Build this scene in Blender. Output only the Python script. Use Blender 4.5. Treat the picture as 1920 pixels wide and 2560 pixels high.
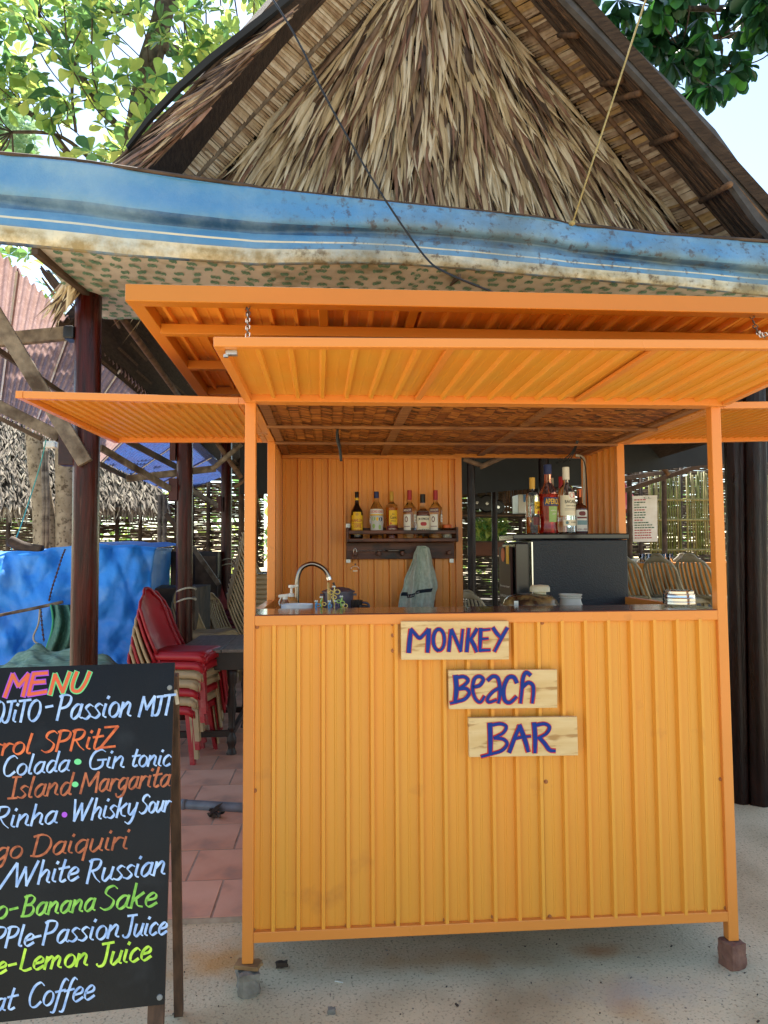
import bpy, math, random
import numpy as np
from mathutils import Vector as V, Matrix, noise
random.seed(7)
R = math.radians
for o in list(bpy.data.objects): bpy.data.objects.remove(o)
S = bpy.context.scene
C = S.collection
# ------------------------------------------------------------------ camera
EYE = V((0.3074, -2.5202, 1.4717)); YAW, PITCH, ROLL, FPX = .0729, .0601, -.0061, 1777.9
fw = V((math.sin(YAW)*math.cos(PITCH), math.cos(YAW)*math.cos(PITCH), math.sin(PITCH)))
rt = V((math.cos(YAW), -math.sin(YAW), 0)); up = rt.cross(fw)
rt, up = rt*math.cos(ROLL)+up*math.sin(ROLL), up*math.cos(ROLL)-rt*math.sin(ROLL)
cd = bpy.data.cameras.new('camera'); cam = bpy.data.objects.new('camera', cd); C.objects.link(cam)
cd.sensor_fit = 'VERTICAL'; cd.sensor_height = 36; cd.lens = FPX*36/2560; cd.clip_start = .05; cd.clip_end = 500
cam.matrix_world = Matrix(((rt.x, up.x, -fw.x, EYE.x), (rt.y, up.y, -fw.y, EYE.y), (rt.z, up.z, -fw.z, EYE.z), (0, 0, 0, 1)))
S.camera = cam
# ------------------------------------------------------------------ world, sun, exposure
SUN_EL, SUN_AZ = R(60), R(-8)      # the sun stands high behind the building, a little to the left
w = bpy.data.worlds.new('World'); S.world = w; w.use_nodes = True
nt = w.node_tree; bg = nt.nodes['Background']; sk = nt.nodes.new('ShaderNodeTexSky')
sk.sky_type = 'NISHITA'; sk.sun_disc = False; sk.sun_elevation = SUN_EL; sk.sun_rotation = SUN_AZ
sk.air_density = 1.0; sk.dust_density = .3; sk.ozone_density = 2.0
wm = nt.nodes.new('ShaderNodeMix'); wm.data_type = 'RGBA'; wm.blend_type = 'MULTIPLY'; wm.inputs[0].default_value = 1
wm.inputs[7].default_value = (1.08, 1.0, .88, 1)
nt.links.new(sk.outputs[0], wm.inputs[6]); nt.links.new(wm.outputs[2], bg.inputs[0]); bg.inputs[1].default_value = .13
sd = bpy.data.lights.new('sun', 'SUN'); sd.energy = 4.4; sd.angle = R(.5); sd.color = (1, .95, .86)
so = bpy.data.objects.new('sun', sd); C.objects.link(so)
sdir = V((math.sin(SUN_AZ)*math.cos(SUN_EL), math.cos(SUN_AZ)*math.cos(SUN_EL), math.sin(SUN_EL)))
so.rotation_euler = sdir.to_track_quat('Z', 'Y').to_euler(); so.location = (0, 0, 12)
S.render.engine = 'CYCLES'
S.view_settings.view_transform = 'Standard'; S.view_settings.look = 'None'
S.view_settings.gamma = 1; S.view_settings.exposure = 1.7
try:
    S.cycles.max_bounces = 10; S.cycles.diffuse_bounces = 5; S.cycles.transmission_bounces = 8; S.cycles.transparent_max_bounces = 12
except Exception: pass

def ray(px, py): return (fw + rt*((px-960)/FPX) + up*((1280-py)/FPX))
def P(px, py, y):                    # the point of the plane Y=y seen at that place of the photo
    d = ray(px, py); return EYE + d*((y-EYE.y)/d.y)
def G(px, py, z=0.):                 # the same on a level plane
    d = ray(px, py); return EYE + d*((z-EYE.z)/d.z)
def PL(px, py, o, n):                # the same on any plane
    d = ray(px, py); return EYE + d*((o-EYE).dot(n)/d.dot(n))

# ------------------------------------------------------------------ mesh helpers
class MB:
    def __init__(s): s.v = []; s.f = []; s.mi = []; s.uv = {}
    def add(s, vs, fs, mi=0, uvs=None):
        n = len(s.v); s.v += [tuple(q) for q in vs]
        for f in fs:
            if uvs: s.uv[len(s.f)] = [uvs[i] for i in f]
            s.f.append([i+n for i in f]); s.mi.append(mi)
        return s
    def box(s, c, d, rot=None, mi=0, taper=1):
        c = V(c); hx, hy, hz = d[0]/2, d[1]/2, d[2]/2
        vs = [V((x*hx*(taper if z < 0 else 1), y*hy*(taper if z < 0 else 1), z*hz)) for z in (-1, 1) for x, y in ((-1, -1), (1, -1), (1, 1), (-1, 1))]
        if rot: vs = [rot @ q for q in vs]
        return s.add([c+q for q in vs], [(3, 2, 1, 0), (4, 5, 6, 7), (0, 1, 5, 4), (1, 2, 6, 5), (2, 3, 7, 6), (3, 0, 4, 7)], mi)
    def bar(s, a, b, w, h, upv=(0, 0, 1), mi=0):
        a, b = V(a), V(b); d = (b-a).normalized(); sd_ = d.cross(V(upv))
        if sd_.length < 1e-4: sd_ = d.cross(V((0, 1, 0)))
        sd_.normalize(); u = sd_.cross(d)
        vs = [p+sd_*x*w/2+u*z*h/2 for p in (a, b) for x, z in ((-1, -1), (1, -1), (1, 1), (-1, 1))]
        return s.add(vs, [(0, 1, 2, 3), (7, 6, 5, 4), (0, 4, 5, 1), (1, 5, 6, 2), (2, 6, 7, 3), (3, 7, 4, 0)], mi)
    def tube(s, pts, r, n=8, mi=0, caps=True, squash=1.):
        pts = [V(p) for p in pts]; rs = r if isinstance(r, (list, tuple)) else [r]*len(pts); vs = []
        pu = None
        for i, p in enumerate(pts):
            d = (pts[min(i+1, len(pts)-1)]-pts[max(i-1, 0)]).normalized()
            if pu is None: pu = d.cross(V((0, 0, 1))); pu = pu if pu.length > 1e-3 else V((1, 0, 0))
            pu = (pu-d*pu.dot(d)).normalized(); q = d.cross(pu)
            vs += [p+(pu*math.cos(t)+q*math.sin(t)*squash)*rs[i] for t in [2*math.pi*k/n for k in range(n)]]
        fs = [(i*n+k, i*n+(k+1) % n, (i+1)*n+(k+1) % n, (i+1)*n+k) for i in range(len(pts)-1) for k in range(n)]
        if caps: fs += [tuple(range(n))[::-1], tuple((len(pts)-1)*n+k for k in range(n))]
        return s.add(vs, fs, mi)
    def lathe(s, c, prof, n=24, mi=0, sq=(1, 1), exp=1.):
        c = V(c); vs = []
        for r, z in prof:
            for k in range(n):
                t = 2*math.pi*k/n; cx, sx = math.cos(t), math.sin(t)
                if exp != 1: cx = math.copysign(abs(cx)**exp, cx); sx = math.copysign(abs(sx)**exp, sx)
                vs.append(c+V((cx*r*sq[0], sx*r*sq[1], z)))
        m = len(prof)
        fs = [(i*n+k, i*n+(k+1) % n, (i+1)*n+(k+1) % n, (i+1)*n+k) for i in range(m-1) for k in range(n)]
        if prof[0][0] > 1e-5: fs.append(tuple(range(n))[::-1])
        if prof[-1][0] > 1e-5: fs.append(tuple((m-1)*n+k for k in range(n)))
        return s.add(vs, fs, mi)
    def grid(s, nu, nv, fn, mi=0, uv=True):
        vs = []; us = []
        for j in range(nv+1):
            for i in range(nu+1): vs.append(fn(i/nu, j/nv)); us.append((i/nu, j/nv))
        fs = [(j*(nu+1)+i, j*(nu+1)+i+1, (j+1)*(nu+1)+i+1, (j+1)*(nu+1)+i) for j in range(nv) for i in range(nu)]
        return s.add(vs, fs, mi, us if uv else None)
    def slab(s, quad, t, mi=0):          # quad of four points, thickened against its normal
        q = [V(p) for p in quad]; n = (q[1]-q[0]).cross(q[3]-q[0]).normalized()*t
        return s.add(q+[p-n for p in q], [(0, 1, 2, 3), (7, 6, 5, 4), (0, 4, 5, 1), (1, 5, 6, 2), (2, 6, 7, 3), (3, 7, 4, 0)], mi)
    def mesh(s, name, mats, off=V((0, 0, 0)), smooth=False):
        m = bpy.data.meshes.new(name); off = V(off)
        m.from_pydata([V(q)-off for q in s.v], [], s.f)
        for k in (mats if isinstance(mats, (list, tuple)) else [mats]): m.materials.append(k)
        m.polygons.foreach_set('material_index', s.mi)
        if smooth: m.polygons.foreach_set('use_smooth', [True]*len(s.f))
        if s.uv:
            l = m.uv_layers.new(name='UV')
            for pi, p in enumerate(m.polygons):
                u = s.uv.get(pi)
                if u:
                    for k, li in enumerate(p.loop_indices): l.data[li].uv = u[k]
        m.update(); return m
    def build(s, name, mats, parent=None, smooth=False, bevel=0, loc=None, thick=0, auto=None):
        base = wloc(parent) if parent else (V(loc) if loc is not None else V((0, 0, 0)))
        m = s.mesh(name, mats, base, smooth or auto is not None)
        o = bpy.data.objects.new(name, m); C.objects.link(o)
        if parent: o.parent = parent
        else: o.location = base
        if auto is not None:
            m.set_sharp_from_angle(angle=R(auto))
        if thick: k = o.modifiers.new('s', 'SOLIDIFY'); k.thickness = thick; k.offset = 0
        if bevel: k = o.modifiers.new('b', 'BEVEL'); k.width = bevel; k.segments = 2; k.limit_method = 'ANGLE'
        return o
def wloc(o):
    p = V((0, 0, 0))
    while o: p += o.location; o = o.parent
    return p
def tag(o, label=None, cat=None, group=None, kind=None):
    if label: o['label'] = label
    if cat: o['category'] = cat
    if group: o['group'] = group
    if kind: o['kind'] = kind
    return o
def thing(name, label, cat, loc=(0, 0, 0), group=None, rz=0):
    o = bpy.data.objects.new(name, None); C.objects.link(o); o.location = loc; o.rotation_euler = (0, 0, rz); o.empty_display_size = .1
    return tag(o, label, cat, group)
def inst(name, mesh, parent, loc, rot=None, sc=1.):      # another piece that shares its mesh
    o = bpy.data.objects.new(name, mesh); C.objects.link(o); o.parent = parent
    m = (rot.to_4x4() if rot is not None else Matrix.Identity(4))
    o.matrix_local = Matrix.Translation(V(loc)-wloc(parent)) @ m @ (Matrix.Diagonal((sc, sc, sc, 1)) if not isinstance(sc, tuple) else Matrix.Diagonal((*sc, 1)))
    return o
def dup(root, loc, rz=None, label=None, group=None, mats=None):
    def cp(o, par):
        c = o.copy(); C.objects.link(c)
        if par: c.parent = par
        for ch in kids.get(o.name, []): cp(ch, c)
        return c
    kids = {}
    for o in C.objects:
        if o.parent: kids.setdefault(o.parent.name, []).append(o)
    r = cp(root, None); r.location = loc
    if rz is not None: r.rotation_euler[2] = rz
    if label: r['label'] = label
    if group: r['group'] = group
    return r
def spline(pts, k=6):
    pts = [V(p) for p in pts]; out = []
    for i in range(len(pts)-1):
        p0, p1, p2, p3 = pts[max(i-1, 0)], pts[i], pts[i+1], pts[min(i+2, len(pts)-1)]
        for j in range(k):
            t = j/k; out.append(.5*((2*p1)+(p2-p0)*t+(2*p0-5*p1+4*p2-p3)*t*t+(3*p1-p0-3*p2+p3)*t**3))
    return out+[pts[-1]]
def rnd(a, b): return random.uniform(a, b)
def nz(x, y, z=0): return noise.noise(V((x, y, z)))

# ------------------------------------------------------------------ materials
def lin(c):
    if isinstance(c, str): c = [int(c[i:i+2], 16)/255 for i in (0, 2, 4)]; c = [x/12.92 if x <= .04045 else ((x+.055)/1.055)**2.4 for x in c]
    return (*c, 1)
def mat(name, c, c2=None, rough=.6, scale=8, metal=0, bump=0, bscale=None, stretch=None, trans=0, alpha=1, detail=6, spec=.5, ior=1.45, translucent=0, dirt=None, dscale=3, dlo=.55, dhi=.7, dstretch=None, coat=0, rvar=0, speck=None, sscale=160, slo=.56, shi=.66):
    m = bpy.data.materials.new(name); m.use_nodes = True; n = m.node_tree.nodes; L = m.node_tree.links; b = n['Principled BSDF']
    c = lin(c); b.inputs['Base Color'].default_value = c; b.inputs['Roughness'].default_value = rough; b.inputs['Metallic'].default_value = metal
    b.inputs['Specular IOR Level'].default_value = spec; b.inputs['IOR'].default_value = ior
    if trans: b.inputs['Transmission Weight'].default_value = trans
    if coat: b.inputs['Coat Weight'].default_value = coat; b.inputs['Coat Roughness'].default_value = .15
    tc = n.new('ShaderNodeTexCoord')
    def mapped(st):
        mp = n.new('ShaderNodeMapping'); L.new(tc.outputs['Object'], mp.inputs[0])
        if st: mp.inputs['Scale'].default_value = st
        return mp.outputs[0]
    def nsz(sc, st, det=detail):
        t = n.new('ShaderNodeTexNoise'); t.inputs['Scale'].default_value = sc; t.inputs['Detail'].default_value = det; L.new(mapped(st), t.inputs[0]); return t.outputs[0]
    col = None
    if c2 is not None:
        mx = n.new('ShaderNodeMix'); mx.data_type = 'RGBA'; mx.inputs[6].default_value = c; mx.inputs[7].default_value = lin(c2)
        mr = n.new('ShaderNodeMapRange'); mr.inputs[1].default_value = .32; mr.inputs[2].default_value = .68
        L.new(nsz(scale, stretch), mr.inputs[0]); L.new(mr.outputs[0], mx.inputs[0]); col = mx.outputs[2]
    if dirt is not None:
        mx = n.new('ShaderNodeMix'); mx.data_type = 'RGBA'; mx.inputs[6].default_value = c; mx.inputs[7].default_value = lin(dirt)
        if col: L.new(col, mx.inputs[6])
        mr = n.new('ShaderNodeMapRange'); mr.inputs[1].default_value = dlo; mr.inputs[2].default_value = dhi
        L.new(nsz(dscale, dstretch, 10), mr.inputs[0]); L.new(mr.outputs[0], mx.inputs[0]); col = mx.outputs[2]
    if speck is not None:
        mx = n.new('ShaderNodeMix'); mx.data_type = 'RGBA'; mx.inputs[6].default_value = c; mx.inputs[7].default_value = lin(speck)
        if col: L.new(col, mx.inputs[6])
        mr = n.new('ShaderNodeMapRange'); mr.inputs[1].default_value = slo; mr.inputs[2].default_value = shi; mr.inputs[4].default_value = .8
        L.new(nsz(sscale, None, 4), mr.inputs[0]); L.new(mr.outputs[0], mx.inputs[0]); col = mx.outputs[2]
    if col: L.new(col, b.inputs['Base Color'])
    if rvar:
        mr = n.new('ShaderNodeMapRange'); mr.inputs[1].default_value = .3; mr.inputs[2].default_value = .7; mr.inputs[3].default_value = max(.03, rough-rvar); mr.inputs[4].default_value = rough+rvar
        L.new(nsz(scale*.7, stretch), mr.inputs[0]); L.new(mr.outputs[0], b.inputs['Roughness'])
    if bump:
        bp = n.new('ShaderNodeBump'); bp.inputs['Strength'].default_value = bump; bp.inputs['Distance'].default_value = .004
        L.new(nsz(bscale or scale*3, stretch), bp.inputs['Height']); L.new(bp.outputs[0], b.inputs['Normal'])
    if translucent:
        tr = n.new('ShaderNodeBsdfTranslucent'); ms = n.new('ShaderNodeMixShader'); ms.inputs[0].default_value = translucent
        tr.inputs[0].default_value = c
        if col: L.new(col, tr.inputs[0])
        L.new(b.outputs[0], ms.inputs[1]); L.new(tr.outputs[0], ms.inputs[2]); L.new(ms.outputs[0], n['Material Output'].inputs[0])
    if alpha < 1: b.inputs['Alpha'].default_value = alpha
    m['_col'] = 1
    return m
ORG = mat('orange_paint', (.76, .3, .034), (.72, .33, .042), rough=.36, scale=1.8, stretch=(4, 4, .12), detail=2, bump=.0, bscale=90, rvar=.08, dirt=(.45, .16, .03), dscale=5, dlo=.66, dhi=.85)
ORF = mat('orange_frame_paint', (.72, .25, .045), (.68, .24, .04), rough=.32, scale=4, bump=.05, bscale=60, rvar=.07, dirt=(.42, .15, .03), dscale=9, dlo=.68, dhi=.8)
ORB = mat('orange_back_paint', (.8, .3, .035), (.76, .28, .032), rough=.4, scale=2, stretch=(4, 4, .2), detail=2, rvar=.08)
WOOD = mat('brown_wood', '6b4427', '3f2413', rough=.45, scale=6, stretch=(1, 8, 8), bump=.25, bscale=20, coat=.2)
RACK = mat('rack_wood', '70402a', '3d2115', rough=.5, scale=5, stretch=(.8, 7, 9), bump=.4, bscale=18, dirt='20120c', dscale=9)
COUNTER = mat('counter_varnish', '6e3418', '451c0c', rough=.16, scale=4, stretch=(.8, 9, 5), bump=.05, coat=.5)
BATTEN = mat('ceiling_batten', 'a06a3c', '6f4222', rough=.55, scale=7, stretch=(1, 8, 8), bump=.3)
LOG = mat('log_red_varnish', '4a150e', '220a07', rough=.32, spec=.22, scale=5, stretch=(8, 8, .7), bump=.9, bscale=14, coat=.05, dirt='6a3c2c', dscale=6, dlo=.62, dhi=.75, dstretch=(6, 6, .8), rvar=.12)
LOGD = mat('log_dark_varnish', '220d09', '0e0504', rough=.36, spec=.25, scale=6, stretch=(8, 8, 1.2), bump=1., bscale=16, rvar=.14)
OLD = mat('weathered_timber', '8a7a66', '5e5042', rough=.75, scale=5, stretch=(4, 4, 4), bump=.5, bscale=30, dirt='453424', dscale=6, dlo=.52, dhi=.66)
OLDD = mat('dark_timber', '5d4a3a', '35281e', rough=.8, scale=7, bump=.5, bscale=30)
POLE = mat('bark_pole', '7c5c40', '4b3423', rough=.75, scale=16, bump=.7, bscale=40)
BAMB = mat('bamboo', 'a89c62', '7b7340', rough=.5, scale=9, stretch=(3, 3, 1), bump=.3)
BAMBD = mat('bamboo_brown', '6e5138', '3c2a1c', rough=.6, scale=9, bump=.3)
PINE = mat('pine_board', 'd9bd8b', 'c9a56c', rough=.45, scale=2.2, stretch=(2.2, 1, 14), bump=.15, bscale=20, dirt='a87f4a', dscale=2.4, dlo=.56, dhi=.62, dstretch=(2.5, 1, 16))
BLUEL = mat('letter_blue', (.004, .028, .19), (.006, .036, .24), spec=.2, rough=.45, scale=20)
REDL = mat('letter_red', 'd4241c', 'c21c18', rough=.4, scale=20)
STEEL = mat('steel', (.62, .6, .57), rough=.18, metal=1)
STEELD = mat('brushed_steel', (.24, .21, .18), rough=.25, metal=1)
GALV = mat('galvanised', (.5, .5, .48), (.38, .38, .36), rough=.4, metal=.9, scale=30)
BLK = mat('black_plastic', (.015, .015, .017), rough=.35)
CABLE = mat('cable_black', (.012, .012, .013), rough=.5)
FRG = mat('fridge_black', (.016, .018, .022), rough=.33, spec=.35, bump=.7, bscale=170, scale=30)
FRGS = mat('fridge_gloss', (.016, .017, .02), rough=.12)
FRGD = mat('fridge_door', '3a1a12', '2a120c', rough=.5, spec=.2, scale=4)
WHT = mat('white_plastic', 'dcd8cc', 'cfc8b6', rough=.4, scale=10)
CREAM = mat('cream_plastic', 'cfc5a5', 'bdb08c', rough=.4, scale=10, trans=.0)
TOWEL = mat('towel_cloth', 'bfc8b8', 'a8b2a2', rough=.95, scale=60, bump=1., bscale=260)
NAVY = mat('navy_band', '1c2530', rough=.9)
CHR = mat('red_plastic', 'b01822', '8e1820', rough=.42, scale=4, dirt='b56a62', dscale=7, dlo=.58, dhi=.75)
CHB = mat('beige_plastic', 'b39a74', 'a08660', rough=.5, scale=5, dirt='7a664a', dscale=9, dlo=.58, dhi=.75)
CHM = mat('maroon_plastic', '7d2c30', '642026', rough=.5, scale=5)
CONC = mat('concrete', 'dccba8', 'c9b892', rough=.92, scale=1.3, bump=.8, bscale=110, dirt='a39270', dscale=1.6, dlo=.48, dhi=.72, speck='75674f', sscale=95, slo=.55, shi=.7)
SAND = mat('pale_sand', 'a89a7c', '94866a', rough=.95, scale=2, bump=.5, bscale=30)
STONE = mat('grey_stone', '8d8577', '6a6257', rough=.95, scale=24, bump=1., bscale=60)
BRICK = mat('red_brick', '86604f', '68463a', rough=.95, scale=24, bump=1., bscale=70)
MORT = mat('mortar', 'b39e8c', '96806e', rough=.95, scale=20, bump=.4)
TILES = [mat('terracotta_tile', a, b, rough=.62, scale=3, bump=.25, bscale=40, dirt='a08474', dscale=4, dlo=.55, dhi=.75) for a, b in (('e0ab8e', 'cc9072'), ('e2b094', 'd0977a'), ('daa284', 'c4886c'))]
BLUET = mat('blue_tarp', '2a80dc', '3a94ee', rough=.42, scale=2.4, bump=1., bscale=30, spec=.4, dirt='74aae0', dscale=3., dlo=.55, dhi=.8)
NET = mat('green_net', '2f5a4c', '4e7a68', rough=.8, scale=40, bump=.6, bscale=80)
NETS = mat('pale_green_sack', '86a08c', '5a7a68', rough=.7, scale=9, stretch=(1, 8, 8), bump=.6)
BOARD = mat('blackboard_gloss', (.006, .0065, .008), (.01, .01, .012), rough=.33, spec=.18, scale=6, bump=.12, bscale=300, rvar=.1, dirt=(.02, .022, .025), dscale=9, dlo=.6, dhi=.8)
ROPE = mat('rope', 'b3a06a', '8d7c4c', rough=.8, scale=60, bump=.5)
WROPE = mat('white_rope', 'b9b2a2', '948c7b', rough=.8, scale=60, bump=.5)
PIPE = mat('grey_pipe', '7b8087', '62666c', rough=.4, scale=10)
DRY = mat('dead_leaf', '4a3a2e', '2e231b', rough=.9, scale=20, bump=.6)
ORCL = mat('orange_cloth', 'b8701c', '9a5a14', rough=.85, scale=7, bump=.5, bscale=20)
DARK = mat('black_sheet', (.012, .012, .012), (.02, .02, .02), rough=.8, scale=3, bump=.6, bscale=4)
def glass(name, c, rough=.02, trans=1., ior=1.35): return mat(name, c, rough=rough, trans=trans, ior=ior)
def spots(m, lst):                    # paint overspray and stains lying on the concrete
    n = m.node_tree.nodes; L = m.node_tree.links; b = n['Principled BSDF']
    src = b.inputs['Base Color'].links[0].from_socket; tc = n.new('ShaderNodeTexCoord')
    nn = n.new('ShaderNodeTexNoise'); nn.inputs['Scale'].default_value = 9; nn.inputs['Detail'].default_value = 8; L.new(tc.outputs['Object'], nn.inputs[0])
    for p, r, c, a in lst:
        mp = n.new('ShaderNodeMapping'); mp.inputs['Location'].default_value = (-p[0]/r[0], -p[1]/r[1], 0); mp.inputs['Scale'].default_value = (1/r[0], 1/r[1], 1); L.new(tc.outputs['Object'], mp.inputs[0])
        ln = n.new('ShaderNodeVectorMath'); ln.operation = 'LENGTH'; L.new(mp.outputs[0], ln.inputs[0])
        ad = n.new('ShaderNodeMath'); ad.operation = 'MULTIPLY_ADD'; L.new(nn.outputs[0], ad.inputs[0]); ad.inputs[1].default_value = 1.6; L.new(ln.outputs['Value'], ad.inputs[2])
        mr = n.new('ShaderNodeMapRange'); mr.inputs[1].default_value = .9; mr.inputs[2].default_value = 1.8; mr.inputs[3].default_value = a; mr.inputs[4].default_value = 0; L.new(ad.outputs[0], mr.inputs[0])
        mx = n.new('ShaderNodeMix'); mx.data_type = 'RGBA'; L.new(mr.outputs[0], mx.inputs[0]); L.new(src, mx.inputs[6]); mx.inputs[7].default_value = lin(c); src = mx.outputs[2]
    L.new(src, b.inputs['Base Color'])
gp = lambda x, y: (G(x, y).x, G(x, y).y)
spots(CONC, [(gp(560, 2400), (.22, .16), 'c98a2e', .7), (gp(1090, 2400), (.5, .1), 'b5772e', .45), (gp(1500, 2375), (.2, .07), 'b06a24', .6), (gp(1560, 2500), (.1, .2), 'b9803c', .5), (gp(480, 2290), (.25, .08), 'a08a5a', .5), (gp(1600, 2480), (.3, .12), 'a8aaa2', .5)])
# ---------------------------------------------------------------- ground
b = MB(); b.add([(-60, -60, -.005), (60, -60, -.005), (60, 80, -.005), (-60, 80, -.005)], [(0, 1, 2, 3)]); b.build('ground', SAND); tag(bpy.data.objects['ground'], kind='structure')
b = MB(); b.add([(-7, -2.6, 0), (8, -2.6, 0), (8, 6, 0), (-7, 6, 0)], [(0, 1, 2, 3)]); b.build('concrete_pavement', CONC); tag(bpy.data.objects['concrete_pavement'], kind='structure')
# tiled floor : a mortar bed with the tiles laid on it in running bond
fl = MB(); TX0, TX1, TY0, TY1 = -4.2, 1.62, .47, 9.; TS = .335
fl.box(((TX0+TX1)/2, (TY0+TY1)/2, .0102), (TX1-TX0, TY1-TY0, .0204)); floor = fl.build('tiled_floor', MORT); tag(floor, kind='structure')
tl = MB(); tl.box((0, 0, 0), (TS-.010, TS-.010, .014)); tms = [tl.mesh('tile', t) for t in TILES]
far = MB(); cells = []
ny = int((TY1-TY0)/TS)
for j in range(ny):
    for i in range(int((TX1-TX0)/TS)+1):
        x = TX0+TS*(i+.5)+(j % 2)*TS/2; y = TY0+TS*(j+.5)
        if x+TS/2 < TX1: cells.append((x, y))
cells.sort(key=lambda c: (abs(c[0]+.35) if c[1] < 6 else 9)+c[1]*.6)
for k, (x, y) in enumerate(cells):
    if k < 290: inst('tile', random.choice(tms), floor, (x, y, .0155+rnd(-.0008, .0008)), Matrix.Rotation(rnd(-.004, .004), 3, 'X'))
    else: far.box((x, y, .015+rnd(-.001, .001)), (TS-.008, TS-.008, .014), mi=random.randrange(3))
tag(far.build('far_tiles', TILES, floor), kind='stuff')
# ---------------------------------------------------------------- the booth
W, YM, YR, ZF, ZB, ZC, ZT = 1.75, .88, 1.39, .092, .1595, 1.262, 2.013
T = .038
booth = thing('bar_booth', 'orange corrugated metal bar booth with propped open flaps on the concrete', 'booth', (W/2, YR/2, 0))
def corr(u0, u1, v0, v1, fn, pitch=.0855, h=.019, phase=0., mi=0, mb=None, minor=True, nv=1):
    """ribbed sheet metal; fn(u, v, height) gives the place"""
    mb = mb or MB(); us = []
    k = math.floor((u0-phase)/pitch)-1
    prof = [(.0, 0), (.27, 0), (.30, .09), (.35, .09), (.38, 0), (.70, 0), (.765, 1), (.89, 1), (.91, 0)] if minor else [(0, 0), (.66, 0), (.74, 1), (.9, 1), (.97, 0)]
    while phase+k*pitch < u1:
        for a, hh in prof:
            u = phase+(k+a)*pitch
            if u0 < u < u1: us.append((u, hh*h))
        k += 1
    us = [(u0, 0)]+us+[(u1, 0)]
    vs = [fn(u, v0+(v1-v0)*j/nv, hh) for j in range(nv+1) for u, hh in us]; n = len(us)
    return mb.add(vs, [(j*n+i, j*n+i+1, (j+1)*n+i+1, (j+1)*n+i) for j in range(nv) for i in range(n-1)], mi)
def tubebar(name, a, c, w, h, mt=None, parent=None, upv=(0, 0, 1)):
    m = MB(); m.bar(a, c, w, h, upv); return m.build(name, mt or (RFM if parent else ORF), parent or booth, bevel=.0022)
def vpost(x, y, z0, z1, w=T):
    m = MB(); m.box((x+w/2, y+w/2, (z0+z1)/2), (w, w, z1-z0)); return m.build('post', ORF, booth, bevel=.003)
for x in (0, W-T):
    vpost(x, 0, ZF, ZT+.03); vpost(x, YM, ZF, ZT+.03); vpost(x, YR-T, ZF, ZT+.03)
bx1 = P(1156, 1300, YR-T).x
vpost(bx1-T, YR-T, ZF, ZT)
# long and short rails
for z, y in ((ZB+.0175, .0175), (ZC-.0175, .0175), (ZT+.0165, .0175)):
    tubebar('rail', (T, y, z), (W-T, y, z), .035, .035)
tubebar('rail', (T, YR-T/2, ZT+.01), (W-T, YR-T/2, ZT+.01), .03, .03)
for x in (T/2, W-T/2):
    for z in (ZB+.0175, ZC-.0175, ZT+.0165):
        tubebar('rail', (x, T, z), (x, YM, z), .035, .035)
        tubebar('rail', (x, YM+T, z), (x, YR-T, z), .035, .035)
# front sheets: two overlapping sheets
seam = P(1364, 1800, .012).x
pf = P(640, 1800, 0).x
for u0, u1, dy in ((T-.004, seam, 0), (seam-.01, W-T+.004, -.0035)):
    corr(u0, u1, ZB+.03, ZC-.03, lambda u, v, h, dy=dy: (u, .021+dy-h, v), phase=pf-.01, nv=2).build('corrugated_sheet', ORG, booth, thick=.0012)
# side skirts, side walls, back wall
for x, sg in ((.006, 1), (W-.006, -1)):
    corr(T, YM, ZB+.03, ZC-.03, lambda u, v, h: (x+sg*h, u, v)).build('corrugated_sheet', ORB, booth, thick=.0012)
    corr(YM+.02, YR-.02, ZB, ZT+.02, lambda u, v, h: (x+sg*h*.9+.008*sg, u, v), pitch=.083).build('corrugated_sheet', ORB, booth, thick=.0012)
corr(T, bx1-T+.004, ZB, ZT-.004, lambda u, v, h: (u, YR-.012-h, v), pitch=.083, phase=P(793, 1300, YR).x).build('corrugated_sheet', ORB, booth, thick=.0012)
tubebar('rail', (T, YR-T-.008, ZT-.006), (bx1-T, YR-T-.008, ZT-.006), .022, .02, ORF)
# screws
sm = MB(); sm.lathe((0, 0, 0), [(0, .0), (.0075, 0), (.0075, .0015), (.0045, .002), (.0045, .0055), (0, .006)], 10); sme = sm.mesh('screw', mat('screw_paint', (.36, .12, .03), rough=.5), smooth=False)
RX = Matrix.Rotation(R(90), 3, 'X')
def zz(x0, y0, s): return lambda a, c: (x0+a*s, y0+c*s)
z3, z4, z7, z8 = zz(500, 1900, .446), zz(1220, 1900, .422), zz(640, 1100, .3376), zz(1140, 1100, .470)
for p in [z3(*q) for q in ((300, 955), (540, 941), (823, 926), (1097, 910), (1372, 895), (1642, 878), (308, 171))]+[z4(*q) for q in ((30, 928), (365, 927), (614, 911), (895, 897), (1167, 882), (1408, 876), (343, 128), (1377, 113))]+[z7(*q) for q in ((8, 1384), (313, 1378), (673, 1365), (1015, 1362), (1015, 1447), (1015, 1560))]+[z8(*q) for q in ((458, 972), (675, 975), (920, 969), (1168, 967), (1283, 996))]:
    inst('screw', sme, booth, P(p[0], p[1], .0165), RX)
# counter
m = MB(); m.box((W/2, .15, ZC-.003), (W-.01, .29, .012)); m.build('counter_top', COUNTER, booth, bevel=.004)
m = MB(); m.box((W/2, .62, ZC-.165), (W-2*T-.01, .6, .02)); m.build('worktop', WOOD, booth)
for x in (T/2, W-T/2): pass
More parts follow.
